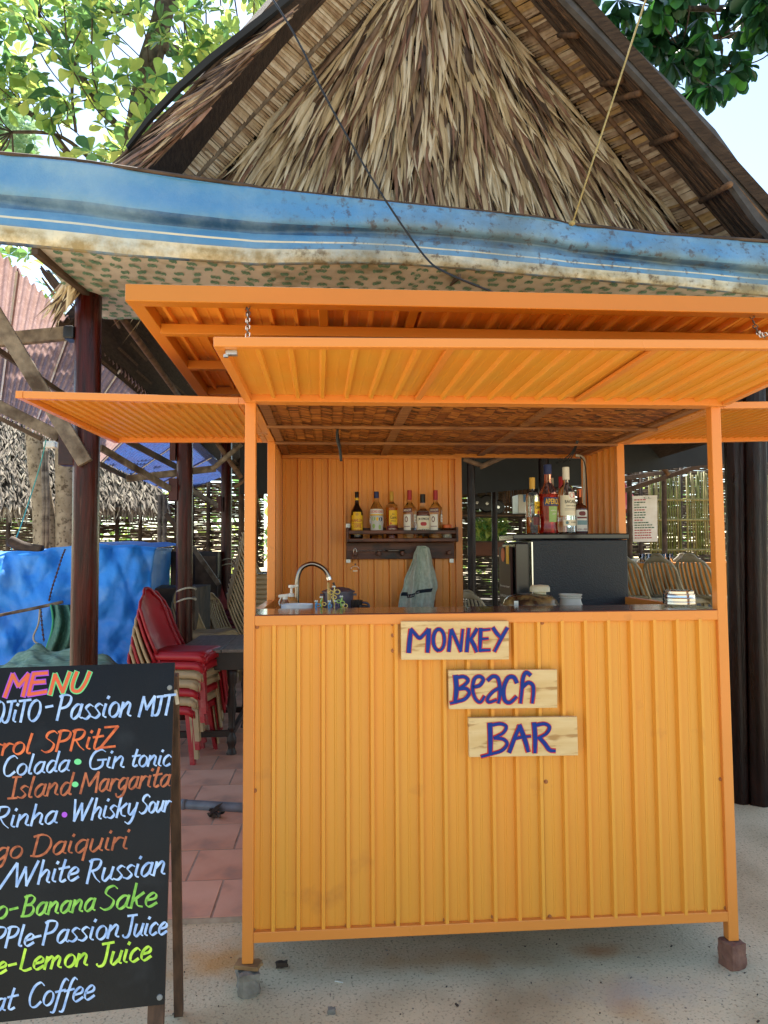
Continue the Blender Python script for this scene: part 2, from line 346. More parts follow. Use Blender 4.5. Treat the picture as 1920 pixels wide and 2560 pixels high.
# woven ceiling
CZ = ZT+.012
mt_ = [mat('mat_straw_light', 'b87430', '955420', rough=.5, scale=30), mat('mat_straw_mid', '8a4a1c', '6e3814', rough=.5, scale=30), mat('mat_straw_dark', '4f2f17', '3a2210', rough=.55, scale=30)]
m = MB(); m.box((W/2, YR/2, CZ+.012), (W-2*T, YR-2*T, .006)); m.build('ceiling_backing', mt_[2], booth)
m = MB(); y = .05
while y < YR-.05:
    x = .05; kk = 0
    while x < W-.06:
        sg = 1 if kk % 2 else -1
        for q in range(2):
            cx, cy = x+.018+rnd(-.004, .004), y+q*.0085+rnd(-.001, .001); L_ = .03; a = sg*R(24)+rnd(-.05, .05)
            dx, dy = math.cos(a)*L_, math.sin(a)*L_; wx, wy = -math.sin(a)*.0042, math.cos(a)*.0042; zt_ = .0035
            m.add([(cx-dx-wx, cy-dy-wy, CZ+zt_*.8), (cx+dx-wx, cy+dy-wy, CZ-zt_*.2), (cx+dx+wx, cy+dy+wy, CZ-zt_*.6), (cx-dx+wx, cy-dy+wy, CZ+zt_)], [(0, 1, 2, 3)], random.choice((0, 0, 1, 1, 2)))
        x += .042; kk += 1
    y += .017
tag(m.build('woven_mat', mt_, booth), kind='stuff')
def batten(a, c, w=.035, h=.014): mm = MB(); mm.bar(a, c, w, h); return mm.build('ceiling_batten', BATTEN, booth, bevel=.0015)
for y in (.44, .87): batten((T, y, ZT-.007), (W-T, y, ZT-.007), .014, .012)
xa = P(1023, 1014, .02).x; xb = P(1385, 1016, .02).x
for x in (T+.022, xa, xb, W-T-.03): batten((x, .036, ZT+.006), (x, YR-T-.02, ZT+.006), .036, .012)
# front flap
fL, fR = P(547, 858, -.62), P(2112, 865, -.5); hz = ZT+.012
print('flap', fL, fR)
fl_ = MB(); e = .026
hL, hR = V((.012, -.014, hz)), V((W-.002, -.014, hz))
def flap(name, A, B, Cc, D, along, bars, sheetmat, pitch=.0855, h=.014, phase=0):
    """A-B hinge edge, D-C outer edge"""
    m = MB(); nrm = (B-A).cross(D-A).normalized(); nrm = nrm if nrm.z > 0 else -nrm
    for a, c in ((A, B), (D, Cc)): m.bar(a-(c-a).normalized()*e/2, c+(c-a).normalized()*e/2, e, e, nrm)
    for a, c in ((A, D), (B, Cc)): dd = (c-a).normalized(); m.bar(a+dd*e/2, c-dd*e/2, e, e*.98, nrm)
    f = m.build(name, ORF, booth, bevel=.002); f.name = name
    for t in bars:
        a = A.lerp(B, t); c = D.lerp(Cc, t); dd = (c-a).normalized(); q = MB(); q.bar(a+dd*e/2, c-dd*e/2, .022, .012, nrm); q.build('crossbar', ORF, f, bevel=.0015)
    Lu, Lv = (B-A).length, (D-A).length
    if along == 'v': fn = lambda u, v, hh: A.lerp(B, u).lerp(D.lerp(Cc, u), v)+nrm*(.008-hh*1.0+.004)
    else: fn = lambda u, v, hh: A.lerp(B, v).lerp(D.lerp(Cc, v), u)+nrm*(.008-hh*1.0+.004)
    LL = Lu if along == 'v' else Lv
    s = corr(.0, LL, 0, 1, lambda u, v, hh: fn(u/LL, v, hh), pitch=pitch, h=h, phase=phase, minor=along == 'v'); s.build('flap_sheet', sheetmat, f, thick=.001)
    return f
flap('front_flap', hL, hR, fR, fL, 'v', (.345, .68), ORG, phase=.02)
# hinge lugs at the flap corner
m = MB(); p = fL+V((.03, .03, -.018)); m.box(p, (.03, .02, .012)); m.lathe(p+V((-.015, 0, -.012)), [(0, 0), (.007, 0), (.007, .008), (.0, .01)], 8); m.build('hinge_lug', GALV, booth)
# side flaps
lz = ZT+.012
flap('side_flap', V((-.012, T, lz)), V((-.012, YM+.01, lz)), V((P(290, 1100, YM).x, YM, P(290, 1100, YM).z)), V((P(52, 988, .05).x, .05, P(52, 988, .05).z)), 'u', (), ORG, pitch=.04, h=.008)
flap('side_flap', V((W+.012, T, lz)), V((W+.012, YM+.01, lz)), V((W+.8, YM, lz+.02)), V((W+.8, .05, lz+.02)), 'u', (), ORG, pitch=.04, h=.008)
# roof
rf = -.34; A_ = P(312, 752, rf); rz = A_.z; XL, XR = A_.x, W+.33
print('roof', XL, rz, A_)
roof = MB()
roof.box(((XL+XR)/2, rf+.025, rz+.027), (XR-XL, .05, .054)); RFM = mat('roof_paint', (.56, .19, .016), (.52, .18, .014), rough=.4, scale=5, bump=.05)
roofo = roof.build('roof', RFM, booth, bevel=.003)
rb = 1.75; dz = -.05
for x in (XL+.0225, XR-.0225): tubebar('rafter', (x, rf+.05, rz+.028), (x, rb, rz+.028+dz), .045, .05, parent=roofo)
for y in (.0, .46, .92, 1.4): tubebar('purlin', (XL+.045, y-.06, rz+.02-.02), (XR-.045, y-.06, rz+.02-.02), .035, .035, parent=roofo)
for x in (P(1110, 800, rf).x-.08, .28): tubebar('rafter', (x, rf+.05, rz+.036), (x, rb, rz+.036+dz), .03, .025, parent=roofo)
corr(XL+.03, XR-.03, rf+.045, rb, lambda u, v, h: (u, v, rz+.055-.026*(v-rf)-h*1.6), h=.012, phase=.03, minor=True).build('roof_sheet', ORB, roofo, thick=.001)
# short stub posts that carry the roof on the booth frame
for x in (T/2, W-T/2):
    for y in (T/2, YR-T/2): tubebar('stub_post', (x, y, ZT+.035), (x, y, rz), .03, .03)
# chains
lm = MB()
lk = [V((math.cos(t)*.006, 0, math.sin(t)*.006+(.014 if math.sin(t) > 0 else -.014))) for t in [2*math.pi*k/14 for k in range(14)]]
lm.tube(lk+[lk[0]], .0017, 6, caps=False); lme = lm.mesh('link', mat('chain_metal', (.1, .06, .03), rough=.7), smooth=True)
def chain(a, c, sag=0):
    ch = bpy.data.objects.new('chain', None); C.objects.link(ch); ch.parent = booth; ch.location = V(a)-booth.location; ch.empty_display_size = .02
    a, c = V(a), V(c); n = max(2, int((c-a).length/.034)); d = (c-a)
    for i in range(n):
        t = (i+.5)/n; p = a+d*t-V((0, 0, sag*4*t*(1-t))); q = d.to_track_quat('Z', 'Y').to_matrix() @ Matrix.Rotation(R(90)*(i % 2)+.3, 3, 'Z'); inst('link', lme, ch, p, q)
chain(P(620, 765, -.3), P(617, 838, -.6)+V((0, .02, .0)), .0)
chain(P(1878, 785, -.3), P(1915, 835, -.55), .03)
# supports below the feet
def rock(c, d, seed, rot=0, amp=.12, n=3):
    import bmesh
    bm = bmesh.new(); bmesh.ops.create_cube(bm, size=1); bmesh.ops.subdivide_edges(bm, edges=bm.edges, cuts=n, use_grid_fill=True)
    mm = MB(); vs = []; rm = Matrix.Rotation(rot, 3, 'Z')
    for q in bm.verts:
        p = q.co.copy(); l = p.normalized()*.62; p = p.lerp(l, .22); p += p*noise.noise(p*2.5+V((seed, 0, 0)))*amp*2.4
        vs.append(V(c)+rm @ V((p.x*d[0], p.y*d[1], p.z*d[2])))
    mm.add(vs, [tuple(v.index for v in f.verts) for f in bm.faces]); bm.free(); return mm
m = rock((.02, .008, .036), (.074, .085, .076), 3, .2); tag(m.build('stone', STONE, loc=(.025, .01, 0)), 'rough grey stone under the left front foot of the booth', 'stone', )
m = MB(); m.box((.02, .015, .083), (.085, .05, .014), Matrix.Rotation(R(-14), 3, 'Z')); m.box((.04, .02, .082), (.05, .04, .009), Matrix.Rotation(R(28), 3, 'Z'), 0)
tag(m.build('wood_wedge', mat('wedge_wood', 'a88458', '7d5c38', rough=.8, scale=10, bump=.4), loc=(.02, .02, .083), bevel=.002), 'thin splintered wood wedge between the left stone and the booth foot', 'wedge')
m = rock((W-.02, .014, .044), (.068, .068, .09), 9, .3, .07, 4); tag(m.build('brick', BRICK, loc=(W, .01, 0)), 'broken red brown brick under the right front foot of the booth', 'brick')
for x in (.019, W-.019):
    for y in (YM, YR): 
        m = MB(); m.box((x, y, ZF/2), (.11, .2, ZF)); tag(m.build('brick', BRICK, loc=(x, y, 0), bevel=.005), 'red brick under the %s foot on the %s side of the booth' % ('middle' if y == YM else 'rear', 'left' if x < 1 else 'right'), 'brick', 'bricks under the booth feet')
# ---------------------------------------------------------------- lettering tools
class Pen:
    def __init__(s, f, n): s.f = f; s.n = n; s.mb = MB(); s.k = 0      # f: (x, y) -> point on the surface, n: normal towards the viewer
    def stroke(s, pts, w, nib=None, wmin=.35, smooth=True, mi=0, lift=.0004, cap=True, taper=0):
        pts = [V((p[0], p[1], 0)) for p in pts]
        if smooth and len(pts) > 2: pts = spline(pts, 5)
        L_, R_ = [], []; n = len(pts); s.k += 1
        for i, p in enumerate(pts):
            d = pts[min(i+1, n-1)]-pts[max(i-1, 0)]
            if d.length < 1e-6: d = V((1, 0, 0))
            d.normalize(); nn = V((-d.y, d.x, 0)); ww = w
            if nib is not None: ww = w*(wmin+(1-wmin)*abs(math.sin(math.atan2(d.y, d.x)-nib)))
            if taper: ww *= 1-taper*max(0, (i/(n-1)-.6)/.4)
            q = p.copy()
            if cap and i == 0: q -= d*w*.25
            if cap and i == n-1: q += d*w*.25
            L_.append(q+nn*ww/2); R_.append(q-nn*ww/2)
        off = s.n*(lift+.00004*s.k)
        vs = [s.f(p.x, p.y)+off for p in L_]+[s.f(p.x, p.y)+off for p in R_]
        s.mb.add(vs, [(i, i+1, n+i+1, n+i) for i in range(n-1)], mi)
    def dot(s, x, y, r, mi=0, lift=.0004, sq=1):
        s.k += 1; off = s.n*(lift+.00004*s.k)
        s.mb.add([s.f(x+math.cos(t)*r*sq, y+math.sin(t)*r)+off for t in [2*math.pi*k/12 for k in range(12)]], [tuple(range(12))], mi)
def ell(cx, cy, rx, ry, a0=0, a1=360, n=14): return [(cx+rx*math.cos(R(a0+(a1-a0)*k/n)), cy+ry*math.sin(R(a0+(a1-a0)*k/n))) for k in range(n+1)]
# three sign boards
z2 = zz(960, 1500, .3255)
def sign(quad, label, word, strokes):
    y = -.021; q = [P(*z2(*c), y) for c in quad]
    base = (q[2]+q[3])/2; s = thing('sign_board', label, 'sign', base)
    m = MB(); m.slab([q[3], q[2], q[1], q[0]], .019); m.build('board', PINE, s, bevel=.0015)
    f = lambda a, c: P(*z2(a, c), y-.0012); pen = Pen(f, V((0, -1, 0)))
    for st, w, sm_ in strokes: pen.stroke(st, w+10, smooth=sm_, mi=0, lift=0, cap=True)
    pen.mb.build('letter_outline', REDL, s)
    pen2 = Pen(f, V((0, -1, 0))); pen2.k = 60
    for st, w, sm_ in strokes: pen2.stroke(st, w, smooth=sm_, lift=0, taper=.3)
    pen2.mb.build('lettering', BLUEL, s); return s
s1 = [([(190, 398), (196, 320), (206, 232)], 34, 1), ([(208, 225), (240, 262), (272, 292), (305, 265), (338, 225)], 26, 1), ([(342, 228), (340, 310), (334, 396)], 34, 1),
      (ell(421, 306, 43, 82, 100, 460), 26, 1), ([(497, 392), (505, 310), (512, 232)], 26, 0), ([(518, 228), (550, 300), (588, 392)], 26, 1), ([(588, 390), (596, 310), (604, 228)], 22, 0),
      ([(635, 394), (642, 310), (650, 222)], 28, 0), ([(712, 224), (690, 262), (664, 300)], 26, 1), ([(664, 300), (690, 345), (710, 394)], 30, 1),
      ([(742, 222), (740, 300), (736, 392)], 28, 0), ([(745, 232), (812, 226)], 20, 0), ([(745, 300), (798, 296)], 20, 0), ([(740, 386), (812, 384)], 24, 0),
      ([(838, 216), (862, 252), (888, 282)], 28, 1), ([(945, 216), (905, 285), (850, 392)], 26, 1)]
sign([(130, 165), (957, 162), (961, 457), (133, 460)], 'pine sign board lettered MONKEY in blue, topmost of the three', 'MONKEY', s1)
s2 = [([(548, 585), (556, 680), (545, 785)], 36, 1), ([(545, 600), (610, 588), (645, 615), (620, 650), (575, 678)], 26, 1), ([(580, 682), (630, 680), (655, 715), (620, 760), (570, 778), (512, 792)], 26, 1),
      ([(690, 668), (735, 655), (762, 612), (735, 586), (695, 605), (680, 680), (700, 755), (738, 785), (770, 742)], 26, 1),
      ([(798, 615), (835, 586), (872, 598), (888, 660), (888, 740), (878, 788)], 28, 1), ([(880, 678), (835, 705), (795, 755), (805, 785), (860, 768)], 24, 1),
      ([(1018, 632), (995, 592), (950, 600), (918, 680), (925, 765), (965, 788), (1014, 745)], 30, 1), ([(1122, 575), (1092, 556), (1068, 595), (1058, 690), (1048, 788)], 28, 1), ([(1062, 670), (1105, 635), (1142, 655), (1146, 720), (1138, 788)], 28, 1)]
sign([(495, 541), (1330, 535), (1332, 828), (500, 840)], 'pine sign board lettered Beach in blue, middle of the three', 'Beach', s2)
s3 = [([(812, 952), (816, 1060), (815, 1178)], 36, 1), ([(830, 960), (895, 950), (938, 972), (915, 1020), (845, 1056)], 24, 1), ([(850, 1060), (915, 1068), (945, 1105), (905, 1155), (830, 1180), (750, 1202)], 24, 1),
      ([(962, 1166), (1000, 1065), (1040, 968)], 30, 1), ([(1040, 965), (1078, 1062), (1106, 1160)], 34, 1), ([(1000, 1066), (1060, 1052), (1122, 1046)], 22, 1),
      ([(1152, 948), (1160, 1050), (1158, 1168)], 34, 1), ([(1165, 962), (1230, 950), (1270, 975), (1245, 1025), (1185, 1058)], 26, 1), ([(1192, 1056), (1232, 1100), (1270, 1150), (1310, 1158)], 30, 1)]
sign([(648, 907), (1484, 897), (1492, 1194), (655, 1208)], 'knotty pine sign board lettered BAR in blue, lowest of the three', 'BAR', s3)
# ---------------------------------------------------------------- brush alphabet
def sl(*p): return list(p)
GL = {
'M': (.95, [[(.03, 0), (.1, 1)], [(.1, 1), (.42, .35)], [(.42, .35), (.78, 1)], [(.78, 1), (.85, 0)]]),
'E': (.6, [[(.06, 1), (.04, 0)], [(.06, .97), (.56, 1)], [(.05, .52), (.46, .54)], [(.04, .02), (.54, .02)]]),
'N': (.8, [[(.05, 0), (.08, 1)], [(.08, 1), (.62, 0)], [(.62, 0), (.68, 1)]]),
'U': (.75, [[(.08, 1), (.06, .4), (.14, .08), (.34, 0), (.55, .12), (.62, .5), (.62, 1)]]),
'O': (.8, [ell(.38, .5, .33, .5, 90, 450)]),
'J': (.5, [[(.0, .98), (.5, 1)], [(.28, 1), (.28, .3), (.2, .04), (.0, .02), (-.08, .12)]]),
'T': (.6, [[(-.05, .97), (.62, 1)], [(.28, 1), (.26, 0)]]),
'P': (.62, [[(.1, 1), (.06, 0)], [(.0, .93), (.2, 1), (.48, .93), (.52, .72), (.38, .52), (.1, .46)]]),
'R': (.66, [[(.1, 1), (.06, 0)], [(.0, .93), (.2, 1), (.48, .94), (.5, .72), (.36, .55), (.1, .5)], [(.2, .5), (.4, .2), (.62, 0)]]),
'S': (.56, [[(.5, .88), (.34, 1), (.12, .92), (.08, .7), (.3, .52), (.46, .34), (.38, .08), (.16, 0), (-.02, .1)]]),
'Z': (.62, [[(.02, .97), (.58, .98)], [(.58, .98), (.0, .03)], [(.0, .03), (.62, .06)]]),
'C': (.66, [[(.6, .86), (.42, 1), (.18, .86), (.06, .45), (.16, .08), (.38, 0), (.6, .18)]]),
'G': (.78, [[(.64, .88), (.44, 1), (.18, .86), (.06, .45), (.16, .06), (.42, 0), (.62, .16), (.62, .44)], [(.38, .46), (.76, .46)]]),
'I': (.42, [[(.2, 1), (.2, 0)], [(.02, 1), (.4, 1)], [(.0, 0), (.4, 0)]]),
'W': (1.05, [[(.02, 1), (.18, 0)], [(.18, 0), (.42, .8)], [(.42, .8), (.6, 0)], [(.6, 0), (.92, 1)]]),
'D': (.8, [[(.14, 1), (.1, 0)], [(-.02, .93), (.3, 1), (.6, .84), (.7, .5), (.56, .14), (.3, 0), (.0, .04)]]),
'B': (.66, [[(.1, 1), (.06, 0)], [(.0, .93), (.28, 1), (.48, .84), (.38, .6), (.12, .54)], [(.12, .54), (.42, .5), (.54, .26), (.38, .03), (.0, .02)]]),
'L': (.6, [[(.14, 1), (.1, .1)], [(.1, .1), (.3, .0), (.56, .08)]]),
'a': (.58, [[(.46, .52), (.26, .56), (.08, .36), (.08, .1), (.22, 0), (.4, .16), (.46, .5)], [(.47, .56), (.44, .12), (.56, .02)]]),
'b': (.56, [[(.08, 1), (.08, 0)], [(.08, .3), (.3, .56), (.48, .35), (.36, .02), (.08, .05)]]),
'c': (.5, [[(.44, .46), (.3, .56), (.1, .4), (.08, .12), (.24, 0), (.44, .1)]]),
'd': (.58, [[(.44, .5), (.24, .56), (.08, .34), (.1, .06), (.26, 0), (.44, .24)], [(.5, 1), (.44, .12), (.56, .02)]]),
'e': (.52, [[(.08, .28), (.4, .34), (.42, .5), (.28, .57), (.1, .4), (.08, .14), (.24, 0), (.5, .14)]]),
'f': (.4, [[(.48, .92), (.36, 1), (.24, .8), (.16, .2), (.1, -.3), (-.04, -.32)], [(.0, .5), (.42, .54)]]),
'g': (.56, [[(.46, .5), (.26, .56), (.08, .36), (.1, .12), (.24, .02), (.44, .2)], [(.48, .56), (.44, .0), (.34, -.3), (.1, -.34), (.0, -.18)]]),
'h': (.58, [[(.1, 1), (.06, 0)], [(.08, .3), (.3, .56), (.44, .46), (.42, .1), (.54, .02)]]),
'i': (.28, [[(.1, .56), (.08, .12), (.22, .02)], [(.14, .8), (.17, .87)]]),
'k': (.55, [[(.1, 1), (.06, 0)], [(.46, .6), (.1, .3)], [(.2, .36), (.3, .1), (.5, .02)]]),
'l': (.28, [[(.14, 1), (.08, .12), (.22, .02)]]),
'm': (.86, [[(.08, .56), (.05, 0)], [(.07, .34), (.26, .56), (.36, .46), (.34, 0)], [(.36, .34), (.56, .56), (.66, .44), (.64, .1), (.78, .02)]]),
'n': (.58, [[(.08, .56), (.05, 0)], [(.07, .3), (.3, .56), (.42, .46), (.4, .1), (.54, .02)]]),
'o': (.54, [ell(.27, .28, .21, .28, 90, 450)]),
'p': (.56, [[(.1, .56), (.04, -.34)], [(.08, .3), (.3, .57), (.48, .38), (.38, .04), (.1, .04)]]),
'q': (.58, [[(.46, .5), (.26, .56), (.08, .36), (.1, .08), (.24, .0), (.44, .2)], [(.48, .56), (.42, -.36)]]),
'r': (.42, [[(.08, .56), (.06, 0)], [(.07, .3), (.24, .54), (.42, .5)]]),
's': (.44, [[(.4, .5), (.24, .57), (.1, .44), (.24, .28), (.34, .14), (.2, 0), (.0, .06)]]),
't': (.4, [[(.2, .92), (.12, .14), (.22, .0), (.36, .06)], [(.0, .56), (.42, .6)]]),
'u': (.58, [[(.08, .56), (.06, .14), (.2, 0), (.42, .24)], [(.46, .56), (.42, .12), (.54, .02)]]),
'y': (.55, [[(.08, .56), (.1, .16), (.24, .06), (.42, .3)], [(.48, .56), (.38, -.1), (.22, -.34), (.02, -.26)]]),
'-': (.5, [[(.06, .36), (.4, .4)]]), '/': (.5, [[(.5, 1.0), (-.05, 0)]]), ' ': (.28, []),
'v': (.4, [[(.1, .44), (.3, .5)]]),
}
def write(pen, text, x0, y0, x1, y1, h, w, slant=.2, nib=R(40), mi=0, jit=.016, wmin=.3):
    adv = sum(GL[c][0] for c in text if c not in '•'); adv += .4*text.count('•')
    ln = x1-x0; sx = (ln/adv); x = 0
    for c in text:
        if c == '•': x += .4; continue
        gw, sts = GL[c]; dy = rnd(-jit, jit)*h; rs = rnd(.97, 1.03)
        for st in sts:
            pts = [(x0+(x+u)*sx+(v*h*slant), y0+(y1-y0)*((x+u)*sx/ln)-v*h*rs+dy) for u, v in st]
            pen.stroke(pts, w, nib=nib, wmin=wmin, smooth=len(pts) > 2, mi=mi)
        x += gw
# ---------------------------------------------------------------- menu board
TR, BR = P(437, 1656, -.40), P(411, 2511, -.60)
ldir = V((-1, -.10, 0)).normalized()
bn = (TR-BR).cross(ldir).normalized(); bn = bn if bn.y < 0 else -bn
BWD = .80; TL, BL = TR+ldir*BWD, BR+ldir*BWD
TLs = TL+V((0, 0, -.012))
mb_ = thing('menu_board', 'black A-frame menu board with hand painted list of cocktails and juices', 'menu board', V(((TR.x+TL.x)/2, -.45, 0)))
m = MB(); m.slab([BL, BR, TR, TL], -.006) ; bq = [BL, BR, TR, TL]
m = MB(); m.add([p for p in bq]+[p-bn*.007 for p in bq], [(0, 1, 2, 3), (7, 6, 5, 4), (0, 4, 5, 1), (1, 5, 6, 2), (2, 6, 7, 3), (3, 7, 4, 0)]); m.build('board', BOARD, mb_)
updir = (TR-BR).normalized(); HT = (TR-BR).length
def onb(a, c, d=.0): return BR+ldir*a+updir*c-bn*d
FW = mat('easel_wood', '5e4330', '3d2a1d', rough=.75, scale=7, stretch=(6, 6, 1), bump=.5)
for a in (.022, BWD-.022):
    t0 = onb(a, HT-.003, .021); lowd = onb(a, -BR.z/updir.z, .021); m = MB(); m.bar(lowd, t0, .04, .026, bn); m.build('front_leg', FW, mb_, bevel=.002)
m = MB(); m.bar(onb(.04, HT-.02, .021), onb(BWD-.04, HT-.02, .021), .026, .036, bn); m.build('crosspiece', FW, mb_, bevel=.002)
m = MB(); m.bar(onb(.04, .03, .021), onb(BWD-.04, .03, .021), .026, .036, bn); m.build('crosspiece', FW, mb_, bevel=.002)
for a, ox in ((-.004, 0), (BWD, 0)):
    ft = G(447, 2536) if ox == 0 and a < .1 else G(447, 2536)+ldir*(BWD-.02)
    tp = onb(a+.012, HT-.03, .05); m = MB(); m.bar(ft+V((0, 0, .002)), tp, .028, .03, bn); m.build('back_leg', FW, mb_, bevel=.002)
m = MB(); m.bar(onb(.0, HT-.075, .03), onb(-.006, HT-.115, .05), .01, .006, bn); m.build('hinge', GALV, mb_)
zb_ = zz(0, 1640, .4158)
fB = lambda a, c: PL(*zb_(a, c), BR, bn)
sc = MB(); sc.lathe((0, 0, 0), [(0, 0), (.0075, 0), (.006, .003), (0, .0035)], 12); scm = sc.mesh('screw', mat('dull_screw', (.2, .2, .19), rough=.6))
rq = bn.to_track_quat('Z', 'Y').to_matrix()
for p in ((1020, 190), (960, 2052)): inst('screw', scm, mb_, fB(*p), rq)
LB = mat('chalk_pale_blue', 'b4cdf0', '7f9fd0', rough=.55, scale=60); LO = mat('chalk_orange', 'e8743a', 'b04a1e', rough=.55, scale=60)
LBR = mat('chalk_brown_orange', 'bf6a40', '84401f', rough=.55, scale=60); LG = mat('chalk_green', '92cc54', '5c9a30', rough=.55, scale=60); LL = mat('chalk_lime', 'c4e84a', '8cbc28', rough=.55, scale=60)
LP = mat('chalk_violet', 'a94fd0', rough=.55, scale=20); LM = mat('chalk_mint', '6fd48a', rough=.55, scale=20)
def line(mt, *words, w=19, h=110):
    for wd in words: pen = Pen(fB, bn); t, x0, y0, x1, y1 = wd[:5]; write(pen, t, x0, y0, x1, y1, wd[5] if len(wd) > 5 else h, w*.86); pen.mb.build('lettering', mt, mb_)
# heading with its two outlines
def headp(w, mi, k0, pen):
    pen.k = k0
    g = {'M': [[(30, 245), (78, 112)], [(78, 112), (112, 180)], [(112, 180), (172, 110)], [(172, 110), (140, 240)]],
         'E': [[(205, 105), (172, 236)], [(205, 108), (285, 102)], [(192, 160), (270, 154)], [(172, 232), (280, 214)]],
         'N': [[(332, 112), (302, 230)], [(332, 112), (378, 218)], [(378, 218), (420, 100)]],
         'U': [[(462, 98), (438, 165), (440, 205), (476, 210), (512, 165), (540, 98)]]}
    for c, st in g.items():
        for s_ in st: pen.stroke(s_, w, smooth=len(s_) > 2, mi=mi(c))
pen = Pen(fB, bn)
headp(34, lambda c: 0 if c in 'ME' else 2, 0, pen); headp(20, lambda c: 1, 40, pen)
pen.mb.build('lettering', [LP, mat('chalk_red_orange', 'e0542e', 'c9663a', rough=.55, scale=20), LM], mb_)
line(LB, ('OJiTO', -60, 408, 238, 388, 128), ('-', 262, 345, 320, 340, 100), ('Passion', 335, 385, 790, 362, 150), ('MJT', 832, 362, 1030, 352, 118), w=20)
line(LO, ('rrol', -60, 600, 190, 585, 122), ('SPRitZ', 252, 580, 690, 552, 128), w=19)
line(LB, ('Colada', 8, 725, 418, 688, 118), ('Gin', 525, 682, 750, 668, 118), ('tonic', 785, 665, 1025, 660, 112), w=17)
line(LBR, ('Island', 48, 858, 430, 832, 128), ('Margarita', 480, 826, 1022, 780, 124), w=18)
line(LB, ('Rinha', -40, 1040, 345, 1005, 128), ('Whisky', 425, 995, 820, 958, 132), ('Sour', 838, 950, 1018, 932, 112), w=18)
line(LBR, ('go', -40, 1232, 135, 1208, 128), ('Daiquiri', 185, 1205, 772, 1158, 132), w=18)
line(LB, ('/White', 5, 1398, 470, 1345, 140), ('Russian', 515, 1366, 995, 1310, 140), w=19)
line(LG, ('o-', -30, 1582, 110, 1562, 128), ('Banana', 128, 1566, 572, 1530, 128), ('Sake', 605, 1528, 940, 1502, 142), w=20)
line(LB, ('PPle', -50, 1760, 200, 1738, 128), ('-', 190, 1730, 248, 1722, 110), ('Passion', 250, 1736, 718, 1690, 140), ('Juice', 745, 1692, 1000, 1670, 130), w=19)
line(LL, ('e-', -30, 1912, 100, 1895, 118), ('Lemon', 108, 1895, 530, 1860, 130), ('Juice', 590, 1868, 905, 1825, 142), w=21)
line(LB, ('at', -50, 2142, 90, 2122, 140), ('Coffee', 160, 2118, 565, 2062, 150), w=18)
pen = Pen(fB, bn); pen.dot(468, 636, 18, 0, sq=1.25); pen.dot(452, 772, 17, 0, sq=1.2); pen.dot(388, 954, 17, 1)
pen.mb.build('bullet_dots', [LM, LP], mb_)
# ---------------------------------------------------------------- print from the built-in face, for packaging
def glyphs(s, bold=0):
    cu = bpy.data.curves.new('t', 'FONT'); cu.body = s; cu.resolution_u = 2; cu.offset = bold
    o = bpy.data.objects.new('t', cu); C.objects.link(o); bpy.context.view_layer.update()
    me = o.evaluated_get(bpy.context.evaluated_depsgraph_get()).to_mesh()
    vs = [v.co.copy() for v in me.vertices]; fs = [tuple(p.vertices) for p in me.polygons]
    o.evaluated_get(bpy.context.evaluated_depsgraph_get()).to_mesh_clear(); bpy.data.objects.remove(o); bpy.data.curves.remove(cu)
    x0 = min(v.x for v in vs); x1 = max(v.x for v in vs); y0 = min(v.y for v in vs); y1 = max(v.y for v in vs)
    return [((v.x-x0)/(x1-x0), (v.y-y0)/(y1-y0)) for v in vs], fs
def flatprint(mb, s, f, u0, u1, v0, v1, mi=0, bold=.01):
    vs, fs = glyphs(s, bold); mb.add([f(u0+(u1-u0)*a, v0+(v1-v0)*c) for a, c in vs], fs, mi)
